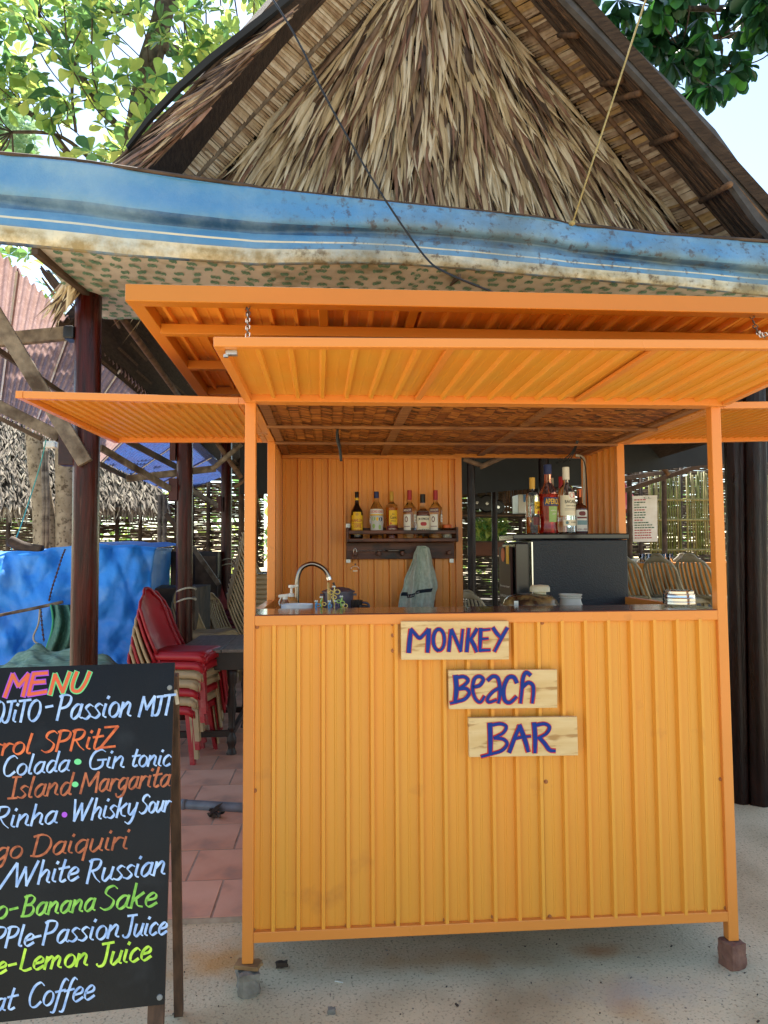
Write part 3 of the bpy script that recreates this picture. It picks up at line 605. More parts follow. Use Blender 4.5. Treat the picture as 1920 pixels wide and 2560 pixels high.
# label colours
cm = {k: mat('label_'+k, v, rough=.5, scale=20) for k, v in dict(yellow='e3b51c', white='dcd8cc', red='a8242a', darkred='5e1a1a', navy='1b2a5c', black='15120f', green='8aa860', orange='c95f24', cream='d8cfb6', silver='b9b9b4', brightred='c8302a', gold='c79a3c', teal='5f7f86').items()}
G0 = glass('clear_glass', (.93, .95, .93)); 
def bottle(label, c, h, r, prof, gm, liq=None, level=.6, cap=None, capz=.86, capr=.3, labels=(), group=None, exp=1., sq=(1, 1), yaw=0):
    """prof: (radius, height) fractions; labels: (a0,a1,z0,z1,material,[(text,a0,a1,z0,z1,material)]) with angles from the side that faces the viewer"""
    t = thing('bottle', label, 'bottle', c, group); c = V(c); N = 32
    m = MB(); m.lathe(c, [(a*r, b_*h) for a, b_ in prof], N, exp=exp, sq=sq); m.build('glass', gm, t, auto=50)
    if liq:
        pr = [(.001, .012*h)]+[(a*r*.93, b_*h) for a, b_ in prof if .012 < b_ < level]; last = pr[-1][0]; pr += [(last, level*h), (.001, level*h)]
        m = MB(); m.lathe(c, pr, N, exp=exp, sq=sq); m.build('liquid', liq, t, auto=50)
    if cap:
        m = MB(); cr = r*capr; m.lathe(c, [(cr, capz*h), (cr, h*.995), (cr*.9, h), (0, h)], 16); m.build('cap', cap, t, auto=40)
    def rad(z):
        z /= h
        for (a, b_), (a2, b2) in zip(prof, prof[1:]):
            if b_ <= z <= b2 and b2 > b_: return r*(a+(a2-a)*(z-b_)/(b2-b_))
        return r
    def sur(a, z, d):
        t_ = R(-90+yaw+a); cx, sx = math.cos(t_), math.sin(t_)
        if exp != 1: cx = math.copysign(abs(cx)**exp, cx); sx = math.copysign(abs(sx)**exp, sx)
        rr = rad(z)+d; return c+V((cx*rr*sq[0], sx*rr*sq[1], z))
    for a0, a1, z0, z1, lm_, txts in labels:
        m = MB(); m.grid(14, 6, lambda u, v: sur(a0+(a1-a0)*u, (z0+(z1-z0)*v)*h, .0006), uv=False); lo = m.build('label', lm_, t, smooth=True)
        by = {}
        for s_, b0, b1, y0, y1, tm in txts: by.setdefault(tm.name, [tm, []])[1].append((s_, b0, b1, y0, y1))
        for tm, L_ in by.values():
            q = MB()
            for k, (s_, b0, b1, y0, y1) in enumerate(L_):
                if s_ == '@': q.add([sur((b0+b1)/2+(b1-b0)/2*math.cos(R(20*k2)), ((y0+y1)/2+(y1-y0)/2*math.sin(R(20*k2)))*h, .0011) for k2 in range(18)], [tuple(range(18))])
                elif s_ == '=': q.grid(8, 1, lambda u, v: sur(b0+(b1-b0)*u, (y0+(y1-y0)*v)*h, .001), uv=False)
                else: flatprint(q, s_, lambda a, z: sur(a, z*h, .0014), b0, b1, y0, y1, bold=.012)
            q.build('print', tm, lo)
    return t
std = [(.85, 0), (.97, .01), (1, .03), (1, .58), (.93, .64), (.62, .7), (.38, .74), (.3, .78), (.28, .97)]
kah = [(.8, 0), (.92, .01), (1, .05), (1, .5), (.9, .6), (.55, .68), (.36, .73), (.31, .8), (.3, .97)]
flat = [(.92, 0), (1, .01), (1, .55), (.93, .6), (.55, .65), (.36, .68), (.3, .74), (.3, .97)]
cue = [(.9, 0), (1, .02), (1, .66), (.9, .71), (.5, .75), (.33, .78), (.3, .97)]
ape = [(.88, 0), (.95, .02), (.86, .1), (.86, .2), (1, .42), (1, .56), (.8, .63), (.5, .7), (.36, .76), (.34, .97)]
dk = mat('coffee_liqueur_glass', (.008, .005, .004), rough=.06, coat=.6)
ambl = glass('amber_liquid', (.8, .36, .07)); bourb = glass('bourbon_liquid', (.32, .07, .02)); aperl = mat('red_orange_liquid', (.55, .03, .015), rough=.1, trans=.55, ior=1.35)
ys = 1.285
def pb(cx, base, top, w, y, z7_=zz(840, 1180, .1929)):
    a, t_ = P(*z7_(cx, base), y), P(*z7_(cx, top), y); r_ = (P(*z7_(cx+w/2, base), y)-P(*z7_(cx-w/2, base), y)).length/2; return a, (t_-a).z, r_
rackz = P(1000, 1347.5, 1.25).z
def sb(cx, top, w):
    c, h, r_ = pb(cx, 860, top, w, ys); tz = c.z+h; c.z = rackz; return c, tz-rackz, r_
ny_, ye, wh, bk_, rd = cm['navy'], cm['yellow'], cm['white'], cm['black'], cm['red']
c, h, r_ = sb(272, 258, 165); gsh = 'bottles on the wooden rack'
bottle('black coffee liqueur bottle with yellow arched label, leftmost on the rack', c, h, r_, kah, dk, cap=bk_, capr=.31, capz=.88, group=gsh, labels=[
    (-58, 58, .1, .5, ye, [('KAHLÚA', -50, 50, .36, .44, rd), ('COFFEE', -30, 40, .24, .31, rd), ('LIQUEUR', -44, 44, .15, .21, rd), ('=', -50, 50, .325, .333, rd)]), (-40, 40, .5, .57, ye, [('@', -14, 14, .49, .555, cm['gold'])]), (-80, 80, .82, .87, ye, [])])
c, h, r_ = sb(527, 255, 178)
bottle('clear gin bottle with white label and patterned lower glass, second on the rack', c, h, r_, [(.9, 0), (1, .02), (1, .6), (.8, .68), (.45, .76), (.33, .8), (.32, .97)], G0, cap=cm['navy'], capr=.36, capz=.86, group=gsh, labels=[
    (-70, 70, .52, .63, wh, [("GORDON'S", -52, 56, .545, .6, cm['brightred'])]), (-70, 70, .495, .52, ye, []), (-60, 60, .16, .49, cm['silver'], [('@', -48, -12, .38, .47, cm['green']), ('@', 16, 50, .37, .46, cm['navy']), ('@', -40, -15, .22, .32, cm['green']), ('@', 12, 34, .2, .3, cm['green']), ('@', -8, 12, .38, .46, cm['yellow'])])])
c, h, r_ = sb(724, 255, 158)
bottle('amber tequila bottle with yellow label, third on the rack', c, h, r_, cue, G0, ambl, .66, cap=cm['gold'], capr=.33, capz=.8, group=gsh, labels=[
    (-30, 55, .3, .6, ye, [('Jose', -2, 22, .5, .54, bk_), ('Cuervo', -18, 46, .42, .49, bk_), ('ESPECIAL', -14, 40, .365, .39, bk_), ('@', -22, -4, .305, .35, cm['orange'])]), (-60, 60, .16, .27, cm['darkred'], [('MADE IN MEXICO', -32, 40, .2, .225, cm['cream'])])])
for cx, lb, yw in ((958, 'clear vodka bottle with red cap turned away, fourth on the rack', -28), (1296, 'clear vodka bottle with red cap beside the small jar, sixth on the rack', -22)):
    c, h, r_ = sb(cx, 237, 170)
    bottle(lb, c, h, r_, std, G0, cap=rd, capr=.34, capz=.8, group=gsh, yaw=yw, labels=[
        (-50, 40, .54, .63, cm['darkred'], [('SMIRNOFF', -44, 34, .56, .61, wh)]), (-42, 30, .17, .5, wh, [('@', -24, 6, .34, .46, cm['darkred']), ('@', -18, 0, .36, .44, wh), ('=', -34, 22, .25, .262, cm['darkred'])]), (60, 100, .34, .5, wh, [('=', 66, 94, .38, .39, bk_), ('=', 66, 94, .44, .45, bk_)])])
c, h, r_ = sb(1128, 288, 170)
bottle('square bourbon bottle with cream label and black cap, fifth on the rack', c, h, r_, flat, G0, bourb, .62, cap=bk_, capr=.4, capz=.81, group=gsh, exp=.5, sq=(1, .8), labels=[
    (-66, 66, .13, .51, cm['cream'], [('JIM BEAM', -36, 38, .4, .47, bk_), ('@', -12, 12, .29, .375, rd), ('BOURBON', -32, 34, .18, .225, bk_), ('=', -40, 40, .255, .262, cm['gold'])])])
c, h, r_ = sb(1445, 682, 125); h_ = h
t = thing('jar', 'small glass spice jar with orange lid at the right end of the rack', 'jar', c)
m = MB(); m.lathe(c, [(r_*.9, 0), (r_, h*.06), (r_, h*.7), (r_*.9, h*.76)], 24); m.build('glass', G0, t, auto=50)
m = MB(); m.lathe(c, [(r_*.85, .003), (r_*.85, h*.45), (0, h*.5)], 20); m.build('spice', WHT, t, smooth=True)
m = MB(); m.lathe(c, [(r_*1.0, h*.76), (r_*1.0, h*.98), (r_*.9, h), (0, h)], 24); m.build('lid', cm['orange'], t, auto=40)
# rack
zr = zz(840, 1180, .1929); RP = lambda a, c_, y: P(*zr(a, c_), y)
L0, L1 = RP(133, 900, 1.25), RP(1578, 900, 1.25)
rk = thing('bottle_rack', 'dark wooden wall rack with pegs holding the liquor bottles', 'rack', V(((L0.x+L1.x)/2, 1.3, rackz)))
def rbox(name, x0, x1, y0, y1, z0, z1, mt=RACK, bev=.003):
    m = MB(); m.box(((x0+x1)/2, (y0+y1)/2, (z0+z1)/2), (x1-x0, y1-y0, z1-z0)); return m.build(name, mt, rk, bevel=bev)
x0, x1 = L0.x, L1.x; wz = lambda yy, y=1.25: RP(800, yy, y).z
rbox('shelf_board', x0+.012, x1-.012, 1.245, 1.352, rackz-.016, rackz)
rbox('front_rail', x0+.012, x1-.012, 1.229, 1.243, wz(804), wz(756)); rbox('front_rail', x0+.012, x1-.012, 1.229, 1.243, wz(905), wz(860))
for xx in (x0, x1-.012): rbox('end_plate', xx, xx+.012, 1.225, 1.354, wz(908), wz(718))
rbox('back_rail', x0+.012, x1-.012, 1.356, 1.37, wz(790, 1.36), wz(722, 1.36))
bz0, bz1 = wz(1128, 1.33), wz(912, 1.33)
rbox('back_board', RP(133, 900, 1.33).x, RP(1537, 900, 1.33).x, 1.335, 1.362, bz0, min(bz1, rackz-.017))
pg = MB(); pg.lathe((0, 0, 0), [(.011, 0), (.011, .03), (.013, .034), (.013, .05), (.009, .054), (0, .054)], 12); pgm = pg.mesh('peg', RACK, smooth=False)
for a, c_ in ((250, 1060), (550, 1060), (850, 1055), (1165, 1050), (1450, 1045)): inst('peg', pgm, rk, RP(a, c_, 1.335), RX)
br = MB(); br.box((0, 0, 0), (.022, .004, .022)); br.lathe((0, 0, 0), [(.004, .002), (.004, .005), (0, .005)], 8); brm = br.mesh('bracket', GALV)
for a, c_ in ((155, 697), (160, 1150), (1497, 1148)): inst('bracket', brm, rk, RP(a, c_, 1.352))
# utensils on the pegs
m = MB(); a, c_ = RP(200, 1024, 1.3), RP(890, 1018, 1.3); n = 60
m.tube([a.lerp(c_, i/n)+V((0, math.sin(i*1.3)*.003*(1 if 8 < i < 46 else 0), math.cos(i*1.3)*.003*(1 if 8 < i < 46 else 0))) for i in range(n+1)], .0022, 6)
m.bar(a.lerp(c_, .62), c_, .008, .007); tag(m.build('bar_spoon', STEELD, smooth=True, loc=a), 'thin twisted steel bar spoon lying across the rack pegs', 'bar spoon')
t = thing('peeler', 'wire handled steel peeler hanging from the leftmost peg', 'peeler', RP(247, 1180, 1.28))
m = MB(); m.tube([RP(x, y, 1.285) for x, y in ((212, 1172), (232, 1000), (245, 988), (262, 1000), (290, 1172))], .0017, 6, caps=True)
m.tube([RP(x, y, 1.285) for x, y in ((195, 1278), (192, 1250), (215, 1226), (245, 1218), (282, 1226), (302, 1250), (300, 1278))], .0017, 6); m.build('wire_frame', STEEL, t, smooth=True)
m = MB(); m.box(RP(250, 1196, 1.285), (.008, .008, .009)); m.build('grip', BLK, t, bevel=.001)
m = MB(); m.box(RP(248, 1282, 1.285), (.025, .006, .005)); m.build('blade', STEELD, t)
# ---------------------------------------------------------------- towel
zt_ = zz(640, 1100, .3376)
TWL = [(786, 1212, 1250), (800, 1192, 1278), (830, 1180, 1292), (880, 1165, 1302), (930, 1148, 1312), (980, 1118, 1325), (1040, 1098, 1340), (1100, 1088, 1345), (1150, 1072, 1332), (1200, 1060, 1318), (1262, 1052, 1315)]
def tw(u, v):
    k = v*(len(TWL)-1); i = min(int(k), len(TWL)-2); f = k-i; y, a, c_ = [TWL[i][q]*(1-f)+TWL[i+1][q]*f for q in range(3)]
    p = P(*zt_(a+(c_-a)*u, y), 1.27); amp = .012+.012*v
    p.y += amp*2.2*(abs(math.sin(u*6.5+.9*v+.5*math.sin(v*4)))-.6)+.008*nz(u*6, v*6)+.01*nz(u*14, v*4, 4); p.x += .006*nz(v*7, 3) - .025*math.sin(u*math.pi)*(1-v*.6)
    return p
m = MB(); m.grid(46, 60, tw)
tu = tag(m.build('towel', TOWEL, smooth=True, thick=.004, loc=P(1050, 1480, 1.27)), 'grey green terry towel with navy band hanging from the rack peg', 'towel')
m = MB()
def band(u, v):
    vv = .735+.055*v+(.075*max(0, (u-.28))*(-1.2) if u > .28 else 0)+.02+(.03 if .26 < u < .55 else 0)
    return tw(.02+u*.84, vv)+V((0, -.0085, 0))
m.grid(40, 3, band); m.build('navy_band', NAVY, tu, smooth=True)
q = MB(); flatprint(q, 'l abicana', lambda a, c_: band(a, 1-c_)+V((0, -.002, 0)), .3, .68, .25, .75); q.build('print', cm['silver'], tu)
# ---------------------------------------------------------------- tap, soap, pots on the worktop
WZ = ZC-.155
t = thing('tap', 'tall brushed steel gooseneck tap behind the counter', 'tap', P(743, 1525, .78))
tp = spline([P(x, y, .78) for x, y in [zt_(*q) for q in ((306, 1262), (304, 1150), (306, 1040), (330, 960), (375, 925), (430, 918), (490, 945), (525, 985), (540, 1030))]], 5)
tp = [V((tp[0].x, .78, WZ))]+tp
m = MB(); m.tube(tp, .0105, 14); m.build('spout', STEELD, t, smooth=True)
m = MB(); d = (tp[-1]-tp[-2]).normalized(); m.tube([tp[-1]-d*.01, tp[-1]+d*.004], .0125, 14); m.build('aerator', STEEL, t, smooth=False)
m = MB(); m.lathe(tp[0], [(.03, 0), (.03, .008), (.016, .02), (.014, .05), (0, .05)], 20); m.build('base', STEELD, t, smooth=True)
t = thing('soap_dispenser', 'pump soap bottle with white nozzle left of the tap', 'soap dispenser', P(725, 1520, .7)); c = P(*zt_(262, 1240), .7); c.z = WZ
top = P(*zt_(262, 1160), .7).z
m = MB(); m.lathe(c, [(.026, 0), (.029, .01), (.029, top-WZ-.02), (.02, top-WZ-.004), (.012, top-WZ)], 20); m.build('body', mat('soap_amber', 'a8763c', rough=.3), t, auto=40)
m = MB(); m.lathe(c, [(.013, top-WZ), (.013, top-WZ+.014), (.006, top-WZ+.016), (.005, top-WZ+.038), (.014, top-WZ+.04), (.013, top-WZ+.052), (0, top-WZ+.053)], 16)
m.bar(c+V((.0, 0, top-WZ+.046)), c+V((.03, 0, top-WZ+.05)), .012, .008); m.build('pump', WHT, t, auto=40)
t = thing('spray_bottle', 'small clear spray bottle with white trigger beside the soap', 'spray bottle', P(700, 1520, .58)); c = P(*zt_(215, 1240), .58); c.z = WZ; top = P(*zt_(215, 1180), .58).z-WZ
m = MB(); m.lathe(c, [(.018, 0), (.02, .008), (.02, top-.02), (.01, top), (.01, top+.002)], 18); m.build('body', G0, t, auto=40)
m = MB(); m.lathe(c, [(.011, top), (.011, top+.012), (.0, top+.013)], 12); m.bar(c+V((-.028, 0, top+.014)), c+V((.014, 0, top+.018)), .012, .012); m.tube([c+V((-.016, 0, top+.01)), c+V((-.026, 0, top-.012)), c+V((-.022, 0, top-.026))], .003, 6); m.build('trigger', WHT, t)
c = P(*zt_(310, 1246), .46); c.z = ZC-.02; rr = .066
m = MB(); m.lathe((c.x, .4, WZ), [(.03, 0), (.035, .01), (rr*.9, .09), (rr, ZC+.012-WZ), (rr*.965, ZC+.012-WZ), (rr*.8, .1), (0, .03)], 32)
tag(m.build('bowl', [mat('white_enamel', 'd8d6d2', '9fb0c8', rough=.2, scale=9)], loc=(c.x, .4, WZ), auto=50), 'white rimmed enamel bowl just behind the counter edge', 'bowl')
c = P(*zt_(610, 1246), .74); c.z = WZ; topz = P(*zt_(610, 1128), .74).z-WZ
PUR = mat('purple_grey_enamel', '4d4656', '3a3442', rough=.35, scale=8)
t = thing('cooking_pot', 'purple grey lidded pot behind the cup of stirrers', 'pot', c); r_ = (P(*zt_(720, 1150), .74)-P(*zt_(492, 1150), .74)).length/2
m = MB(); m.lathe(c, [(r_*.9, 0), (r_*.96, .01), (r_*.98, topz)], 32); m.build('body', PUR, t, auto=40)
m = MB(); m.lathe(c, [(r_*1.08, topz), (r_*1.08, topz+.006), (r_*.7, topz+.018), (.02, topz+.024), (0, topz+.025)], 32); m.build('lid', PUR, t, auto=40)
m = MB(); m.bar(c+V((-r_*1.18, 0, topz-.01)), c+V((-r_*.95, 0, topz-.01)), .05, .008); m.bar(c+V((r_*1.18, 0, topz-.01)), c+V((r_*.95, 0, topz-.01)), .05, .008); m.build('handle', PUR, t)
t = thing('spoon', 'dark spoon handle sticking up behind the stirrers', 'spoon', c); m = MB(); a, c2_ = P(*zt_(600, 1130), .7), P(*zt_(572, 1055), .7); m.tube([a-V((0, 0, .15)), a, c2_], [.003, .004, .005], 8); m.build('handle', OLDD, t, smooth=True)
c = P(*zt_(745, 1246), .6); c.z = WZ
t = thing('mug', 'dark glass mug with handle right of the pot', 'mug', c); tz = P(*zt_(735, 1185), .6).z-WZ
m = MB(); m.lathe(c, [(.022, 0), (.026, .01), (.026, tz), (.022, tz), (.022, .012), (0, .012)], 20); m.build('body', mat('smoked_glass', '2b2522', rough=.15), t, auto=40); m = MB(); m.tube(spline([c+V((.026, 0, tz-.01)), c+V((.052, 0, tz-.02)), c+V((.05, 0, tz-.06)), c+V((.026, 0, tz-.075))]), .005, 8); m.build('handle', PUR, t, smooth=True)
c = P(*zt_(800, 1246), .55); t = thing('ladle', 'black ladle end lying right of the mug', 'ladle', c); m = MB(); m.lathe(V((c.x, .55, ZC-.01)), [(0, -.012), (.018, -.008), (.022, .0), (.019, .004), (0, .006)], 18, sq=(1, .8)); m.tube([V((c.x-.01, .55, ZC-.01)), V((c.x-.04, .6, WZ))], .004, 8); m.build('bowl', BLK, t, smooth=True)
# cup of cocktail stirrers: each glass creature on a rod
c = P(*zt_(560, 1250), .36); cupz = ZC-.0
cup = thing('cup', 'clear tumbler holding bamboo straws and glass stirrers', 'cup', (c.x, .38, WZ)); m = MB(); m.lathe((c.x, .38, WZ), [(.04, 0), (.05, .13), (.048, .13), (.038, .006), (0, .006)], 28); m.build('body', G0, cup, auto=40)
SW = mat('bamboo_straw', 'c9ac6c', 'a88a4c', rough=.55, scale=12)
for px_, y0_, w_, lb in ((535, 1055, .0052, 'tall bamboo straw standing in the tumbler'), (549, 1100, .0036, 'shorter bamboo straw beside the tall one')):
    a = P(*zt_(px_, y0_), .37); m = MB(); m.tube([V((c.x+(a.x-c.x)*.6, .38, WZ+.012)), a], w_, 10); tag(m.build('straw', SW, smooth=True, loc=(a.x, a.y, WZ)), lb, 'straw')
gb = mat('blue_glass', '4d8fb8', rough=.12, coat=.5); gg = mat('green_glass', '8fae4a', rough=.12, coat=.5); gy = mat('yellow_glass', 'cdb25a', rough=.15, coat=.5); gp_ = mat('violet_glass', '5d4a60', rough=.15, coat=.5); gt = mat('pale_glass', 'cfd6cc', rough=.1, coat=.5)
def stirrer(label, x, ytop, base, mt, mt2, loops=()):
    a = P(*zt_(x, ytop), .36); s_ = P(*zt_(100, 0), .36).x-P(*zt_(0, 0), .36).x; s_ /= 100
    t = thing('stirrer', label, 'stirrer', (a.x, a.y, WZ)); bz = P(*zt_(x, base), .36).z
    m = MB(); m.tube([V((c.x+(a.x-c.x)*.5, .38, WZ+.02)), V((a.x, .36, bz-.02))], .0022, 6); m.build('rod', gt, t, smooth=True)
    m = MB(); k = 7; pts = [V((a.x+math.sin(i*1.2)*5*s_, .36, bz-.02+(a.z-bz+.02)*i/k)) for i in range(k+1)]; m.tube(spline(pts, 3), [.0036+.0012*math.sin(i*.9) for i in range(3*k+1)], 8); m.build('figure', mt, t, smooth=True)
    m = MB()
    for sx in (-1, 1): m.lathe(a+V((sx*6*s_, -.002, -.002)), [(0, -.0045), (.0036, -.0022), (.0042, 0), (.0036, .0022), (0, .0045)], 10)
    m.build('eyes', gt, t, smooth=True)
    for lx, ly, lr in loops:
        m = MB(); p = P(*zt_(lx, ly), .355); L_ = [p+V((math.cos(q)*lr*s_, 0, math.sin(q)*lr*s_*.8)) for q in [R(24*i) for i in range(16)]]; m.tube(L_, .0022, 6, caps=False); m.build('loop', mt2, t, smooth=True)
for a in (('blue glass stirrer, leftmost in the tumbler', 446, 1190, 1245, gb, gb, ((462, 1225, 14),)), ('pale green glass stirrer left of the straws', 484, 1160, 1240, gg, gy, ((505, 1215, 14),)),
          ('blue glass stirrer directly beside the tall straw', 543, 1190, 1245, gb, gb, ((548, 1228, 13),)), ('yellow glass stirrer with tall loops, highest in the tumbler', 577, 1082, 1230, gy, gy, ((602, 1125, 20), (556, 1130, 17), (578, 1165, 17))),
          ('violet glass stirrer right of the straws', 592, 1190, 1245, gp_, gp_, ((600, 1225, 14),)), ('bright green glass stirrer with curled arms', 632, 1155, 1240, gg, gg, ((612, 1195, 14), (640, 1205, 15))), ('yellow green glass stirrer with loop, rightmost', 645, 1215, 1245, gy, gy, ((660, 1228, 18),))): stirrer(*a)
# rice cooker, jar, steel tin
ze = zz(1220, 1430, .3376)
def zc_(x, y, Y): return P(*ze(x, y), Y)
c = zc_(316, 260, .5); r_ = (zc_(515, 240, .5)-zc_(115, 240, .5)).length/2; c.z = WZ; f_ = lambda yy: zc_(316, yy, .5).z-WZ
t = thing('rice_cooker', 'round pot with mottled brown lid and cream knob behind the counter', 'pot', c)
m = MB(); m.lathe(c, [(r_*.95, 0), (r_*.98, f_(240))], 40); m.build('body', CREAM, t, auto=40)
m = MB(); m.lathe(c, [(r_, f_(244)), (r_*1.0, f_(232)), (r_*.96, f_(222)), (r_*.94, f_(205)), (r_*.8, f_(180)), (r_*.5, f_(163)), (r_*.2, f_(157)), (0, f_(157))], 40); m.build('lid', mat('mottled_lid', '5e4a33', '8f7a48', rough=.22, scale=14, dirt='2e2018', dscale=22, dlo=.45, dhi=.6), t, auto=60)
kc = zc_(385, 160, .5); kr = (zc_(455, 140, .5)-zc_(313, 140, .5)).length/2
m = MB(); kc = V((kc.x, .5, WZ)); m.lathe(kc, [(kr*.62, f_(178)), (kr*.62, f_(148)), (kr, f_(146)), (kr, f_(112)), (kr*.85, f_(99)), (0, f_(94))], 28); m.build('knob', CREAM, t, auto=50)
m = MB(); m.box(zc_(214, 235, .5-r_)+V((0, .012, 0)), (.018, .004, .022)); m.build('latch', GALV, t)
c = zc_(612, 255, .5); c.z = WZ; r_ = (zc_(703, 250, .5)-zc_(525, 250, .5)).length/2; f_ = lambda yy: zc_(612, yy, .5).z-WZ
t = thing('jar', 'translucent white wide mouth jar right of the rice cooker', 'jar', c)
m = MB(); m.lathe(c, [(r_*.95, 0), (r_, .02), (r_*.98, f_(250)), (r_*.84, f_(212)), (r_*.82, f_(195)), (r_*.92, f_(192)), (r_*.92, f_(186)), (r_*.84, f_(182)), (r_*.84, f_(176)), (r_*.93, f_(172)), (r_*.93, f_(163)), (r_*.85, f_(162)), (r_*.8, f_(200))], 32); m.build('body', mat('milky_plastic', 'c9c7bb', rough=.3, translucent=.3), t, auto=50)
c = P(*z8(1187, 888), .16); c.z = ZC+.018; f_ = lambda yy: P(*z8(1187, yy), .16).z-c.z; r_ = (P(*z8(1265, 850), .16)-P(*z8(1108, 850), .16)).length/2
t = thing('tin', 'polished steel round tin standing on the right end of the counter', 'tin', c)
m = MB(); m.lathe(c, [(r_*.86, 0), (r_*.98, .006), (r_, f_(870)), (r_, f_(860)), (r_*.97, f_(857)), (r_, f_(854)), (r_, f_(840)), (r_*.97, f_(837)), (r_*.99, f_(834)), (r_*.97, f_(824))], 40); m.build('body', STEEL, t, auto=30)
m = MB(); m.lathe(c, [(r_*.99, f_(824)), (r_*1., f_(818)), (r_*.93, f_(815)), (r_*.93, f_(803)), (r_*.86, f_(800)), (r_*.5, f_(797)), (0, f_(797))], 40); m.build('lid', STEEL, t, auto=30)
# fridge
FY = .83; fx0, fx1 = zc_(335, 100, FY).x, P(1570, 1400, FY).x; fz1 = P(1400, 1334, FY).z; xd = P(1290, 1400, FY).x
t = thing('fridge', 'black textured refrigerator standing behind the counter, bottles on its top', 'fridge', ((fx0+fx1)/2, 1.05, 0))
m = MB(); m.box(((fx0+fx1)/2, FY+.24, .05+(fz1-.03-.05)/2), (fx1-fx0, .48, fz1-.08)); m.build('cabinet', FRG, t, bevel=.006)
m = MB(); m.box(((xd+fx1)/2-.004, FY+.138, fz1-.014), (fx1-xd+.02, .292, .028)); m.build('top_cap', FRGS, t, bevel=.006)
m = MB(); m.box(((xd+fx0)/2-.006, FY+.14, .05+(fz1-.04-.05)/2), (fx0-xd-.012, .27, fz1-.09)); m.build('door', FRGS, t, bevel=.01)
m = MB(); m.bar((fx0-.0035, FY+.0, .08), (fx0-.0035, FY, fz1-.04), .006, .012); m.build('door_trim', STEEL, t)
ddx = xd-.012
m = MB(); m.box((ddx-.003, FY+.145, .05+(fz1-.09)/2), (.012, .24, fz1-.13)); m.build('door_face', FRGD, t, bevel=.004)
m = MB()
for s_, z_, hh, mt_i in (('Inverter', fz1-.26, .011, 0), ('REFRIGERATOR', fz1-.31, .012, 0), ('ECO', fz1-.36, .01, 0)):
    flatprint(m, s_, lambda a, c2: V((ddx-.0095, FY+.235-.19*a, c2)), 0, 1, z_, z_+hh)
m.build('print', cm['silver'], t)
m = MB(); m.box((ddx-.0095, FY+.08, fz1-.1), (.002, .05, .09)); m.build('energy_sticker', cm['yellow'], t); m = MB(); m.tube([(ddx-.009, FY+.17, fz1-.1), (ddx-.011, FY+.17, fz1-.1)], .035, 16); m.build('round_sticker', cm['orange'], t)
# bottles on the fridge
zf_ = zz(1280, 1140, .1808)
def fb(cx, top, w, y=.93):
    a = P(*zf_(cx, 1065), FY+.03); c = P(*zf_(cx, 1065), y); r_ = (P(*zf_(cx+w/2, 900), y)-P(*zf_(cx-w/2, 900), y)).length/2; tz = P(*zf_(cx, top), y).z; c.z = fz1+.0002; return c, tz-fz1, r_
gf = 'bottles standing on the fridge'
c, h, r_ = fb(292, 300, 186); bottle('half empty tequila bottle with yellow label, leftmost on the fridge', c, h, r_, cue, G0, ambl, .3, cap=cm['gold'], capr=.42, capz=.8, group=gf, labels=[(0, 80, .35, .57, ye, [('Jose', 12, 40, .52, .56, bk_), ('Cuervo', 6, 64, .44, .51, bk_), ('@', 24, 50, .35, .41, cm['red'])]), (-10, 80, .16, .3, cm['darkred'], [])])
c, h, r_ = fb(510, 120, 268); bottle('bright red aperitif bottle with blue banner label on the fridge', c, h, r_, ape, glass('pink_glass', (.9, .45, .4)), aperl, .57, cap=cm['navy'], capr=.4, capz=.86, group=gf, labels=[(-42, 62, .4, .52, cm['navy'], [('APEROL', -34, 58, .42, .5, ye)]), (-14, 46, .17, .39, cm['green'], [('APERITIVO', -4, 38, .32, .34, wh), ('1919', 8, 28, .27, .3, wh)])])
c, h, r_ = fb(762, 155, 235); bottle('clear white rum bottle with white cap and round red emblem', c, h, r_, std, G0, glass('clear_liquid', (.96, .98, .95)), .55, cap=wh, capr=.4, capz=.81, group=gf, labels=[(-62, 66, .27, .57, cm['cream'], [('BACARDI', -28, 62, .45, .5, bk_), ('CARTA BLANCA', -20, 56, .405, .425, bk_), ('=', -30, 60, .37, .374, bk_), ('=', -30, 60, .35, .354, bk_)]), (-4, 46, .52, .62, wh, [('@', 2, 40, .53, .61, cm['brightred'])]), (-40, 62, .12, .21, cm['cream'], [('@', -26, -6, .14, .19, cm['teal']), ('SUPERIOR', 10, 50, .16, .18, bk_)])])
c, h, r_ = fb(945, 460, 172); bottle('dark square herbal liqueur bottle by the conduit on the fridge', c, h, r_, [(.95, 0), (1, .02), (1, .55), (.93, .61), (.5, .66), (.34, .7), (.33, .97)], mat('dark_amber_glass', (.05, .012, .006), rough=.05, coat=.5), cap=cm['orange'], capr=.38, capz=.82, group=gf, exp=.55, labels=[(-50, 56, .06, .53, cm['silver'], [('LIQUEUR', -32, 38, .08, .12, cm['darkred']), ('@', -16, 20, .4, .5, cm['darkred']), ('=', -36, 40, .34, .38, cm['darkred']), ('=', -36, 40, .2, .3, cm['teal'])])])
c, h, r_ = fb(690, 288, 170, 1.06); bottle('red capped bottle standing behind the red and clear bottles', c, h, r_, std, G0, cap=rd, capr=.36, capz=.8, group=gf)
c, h, r_ = fb(560, 305, 150, 1.1); bottle('pale capped bottle half hidden behind the red aperitif', c, h, r_, std, G0, cap=cm['cream'], capr=.4, capz=.8, group=gf)
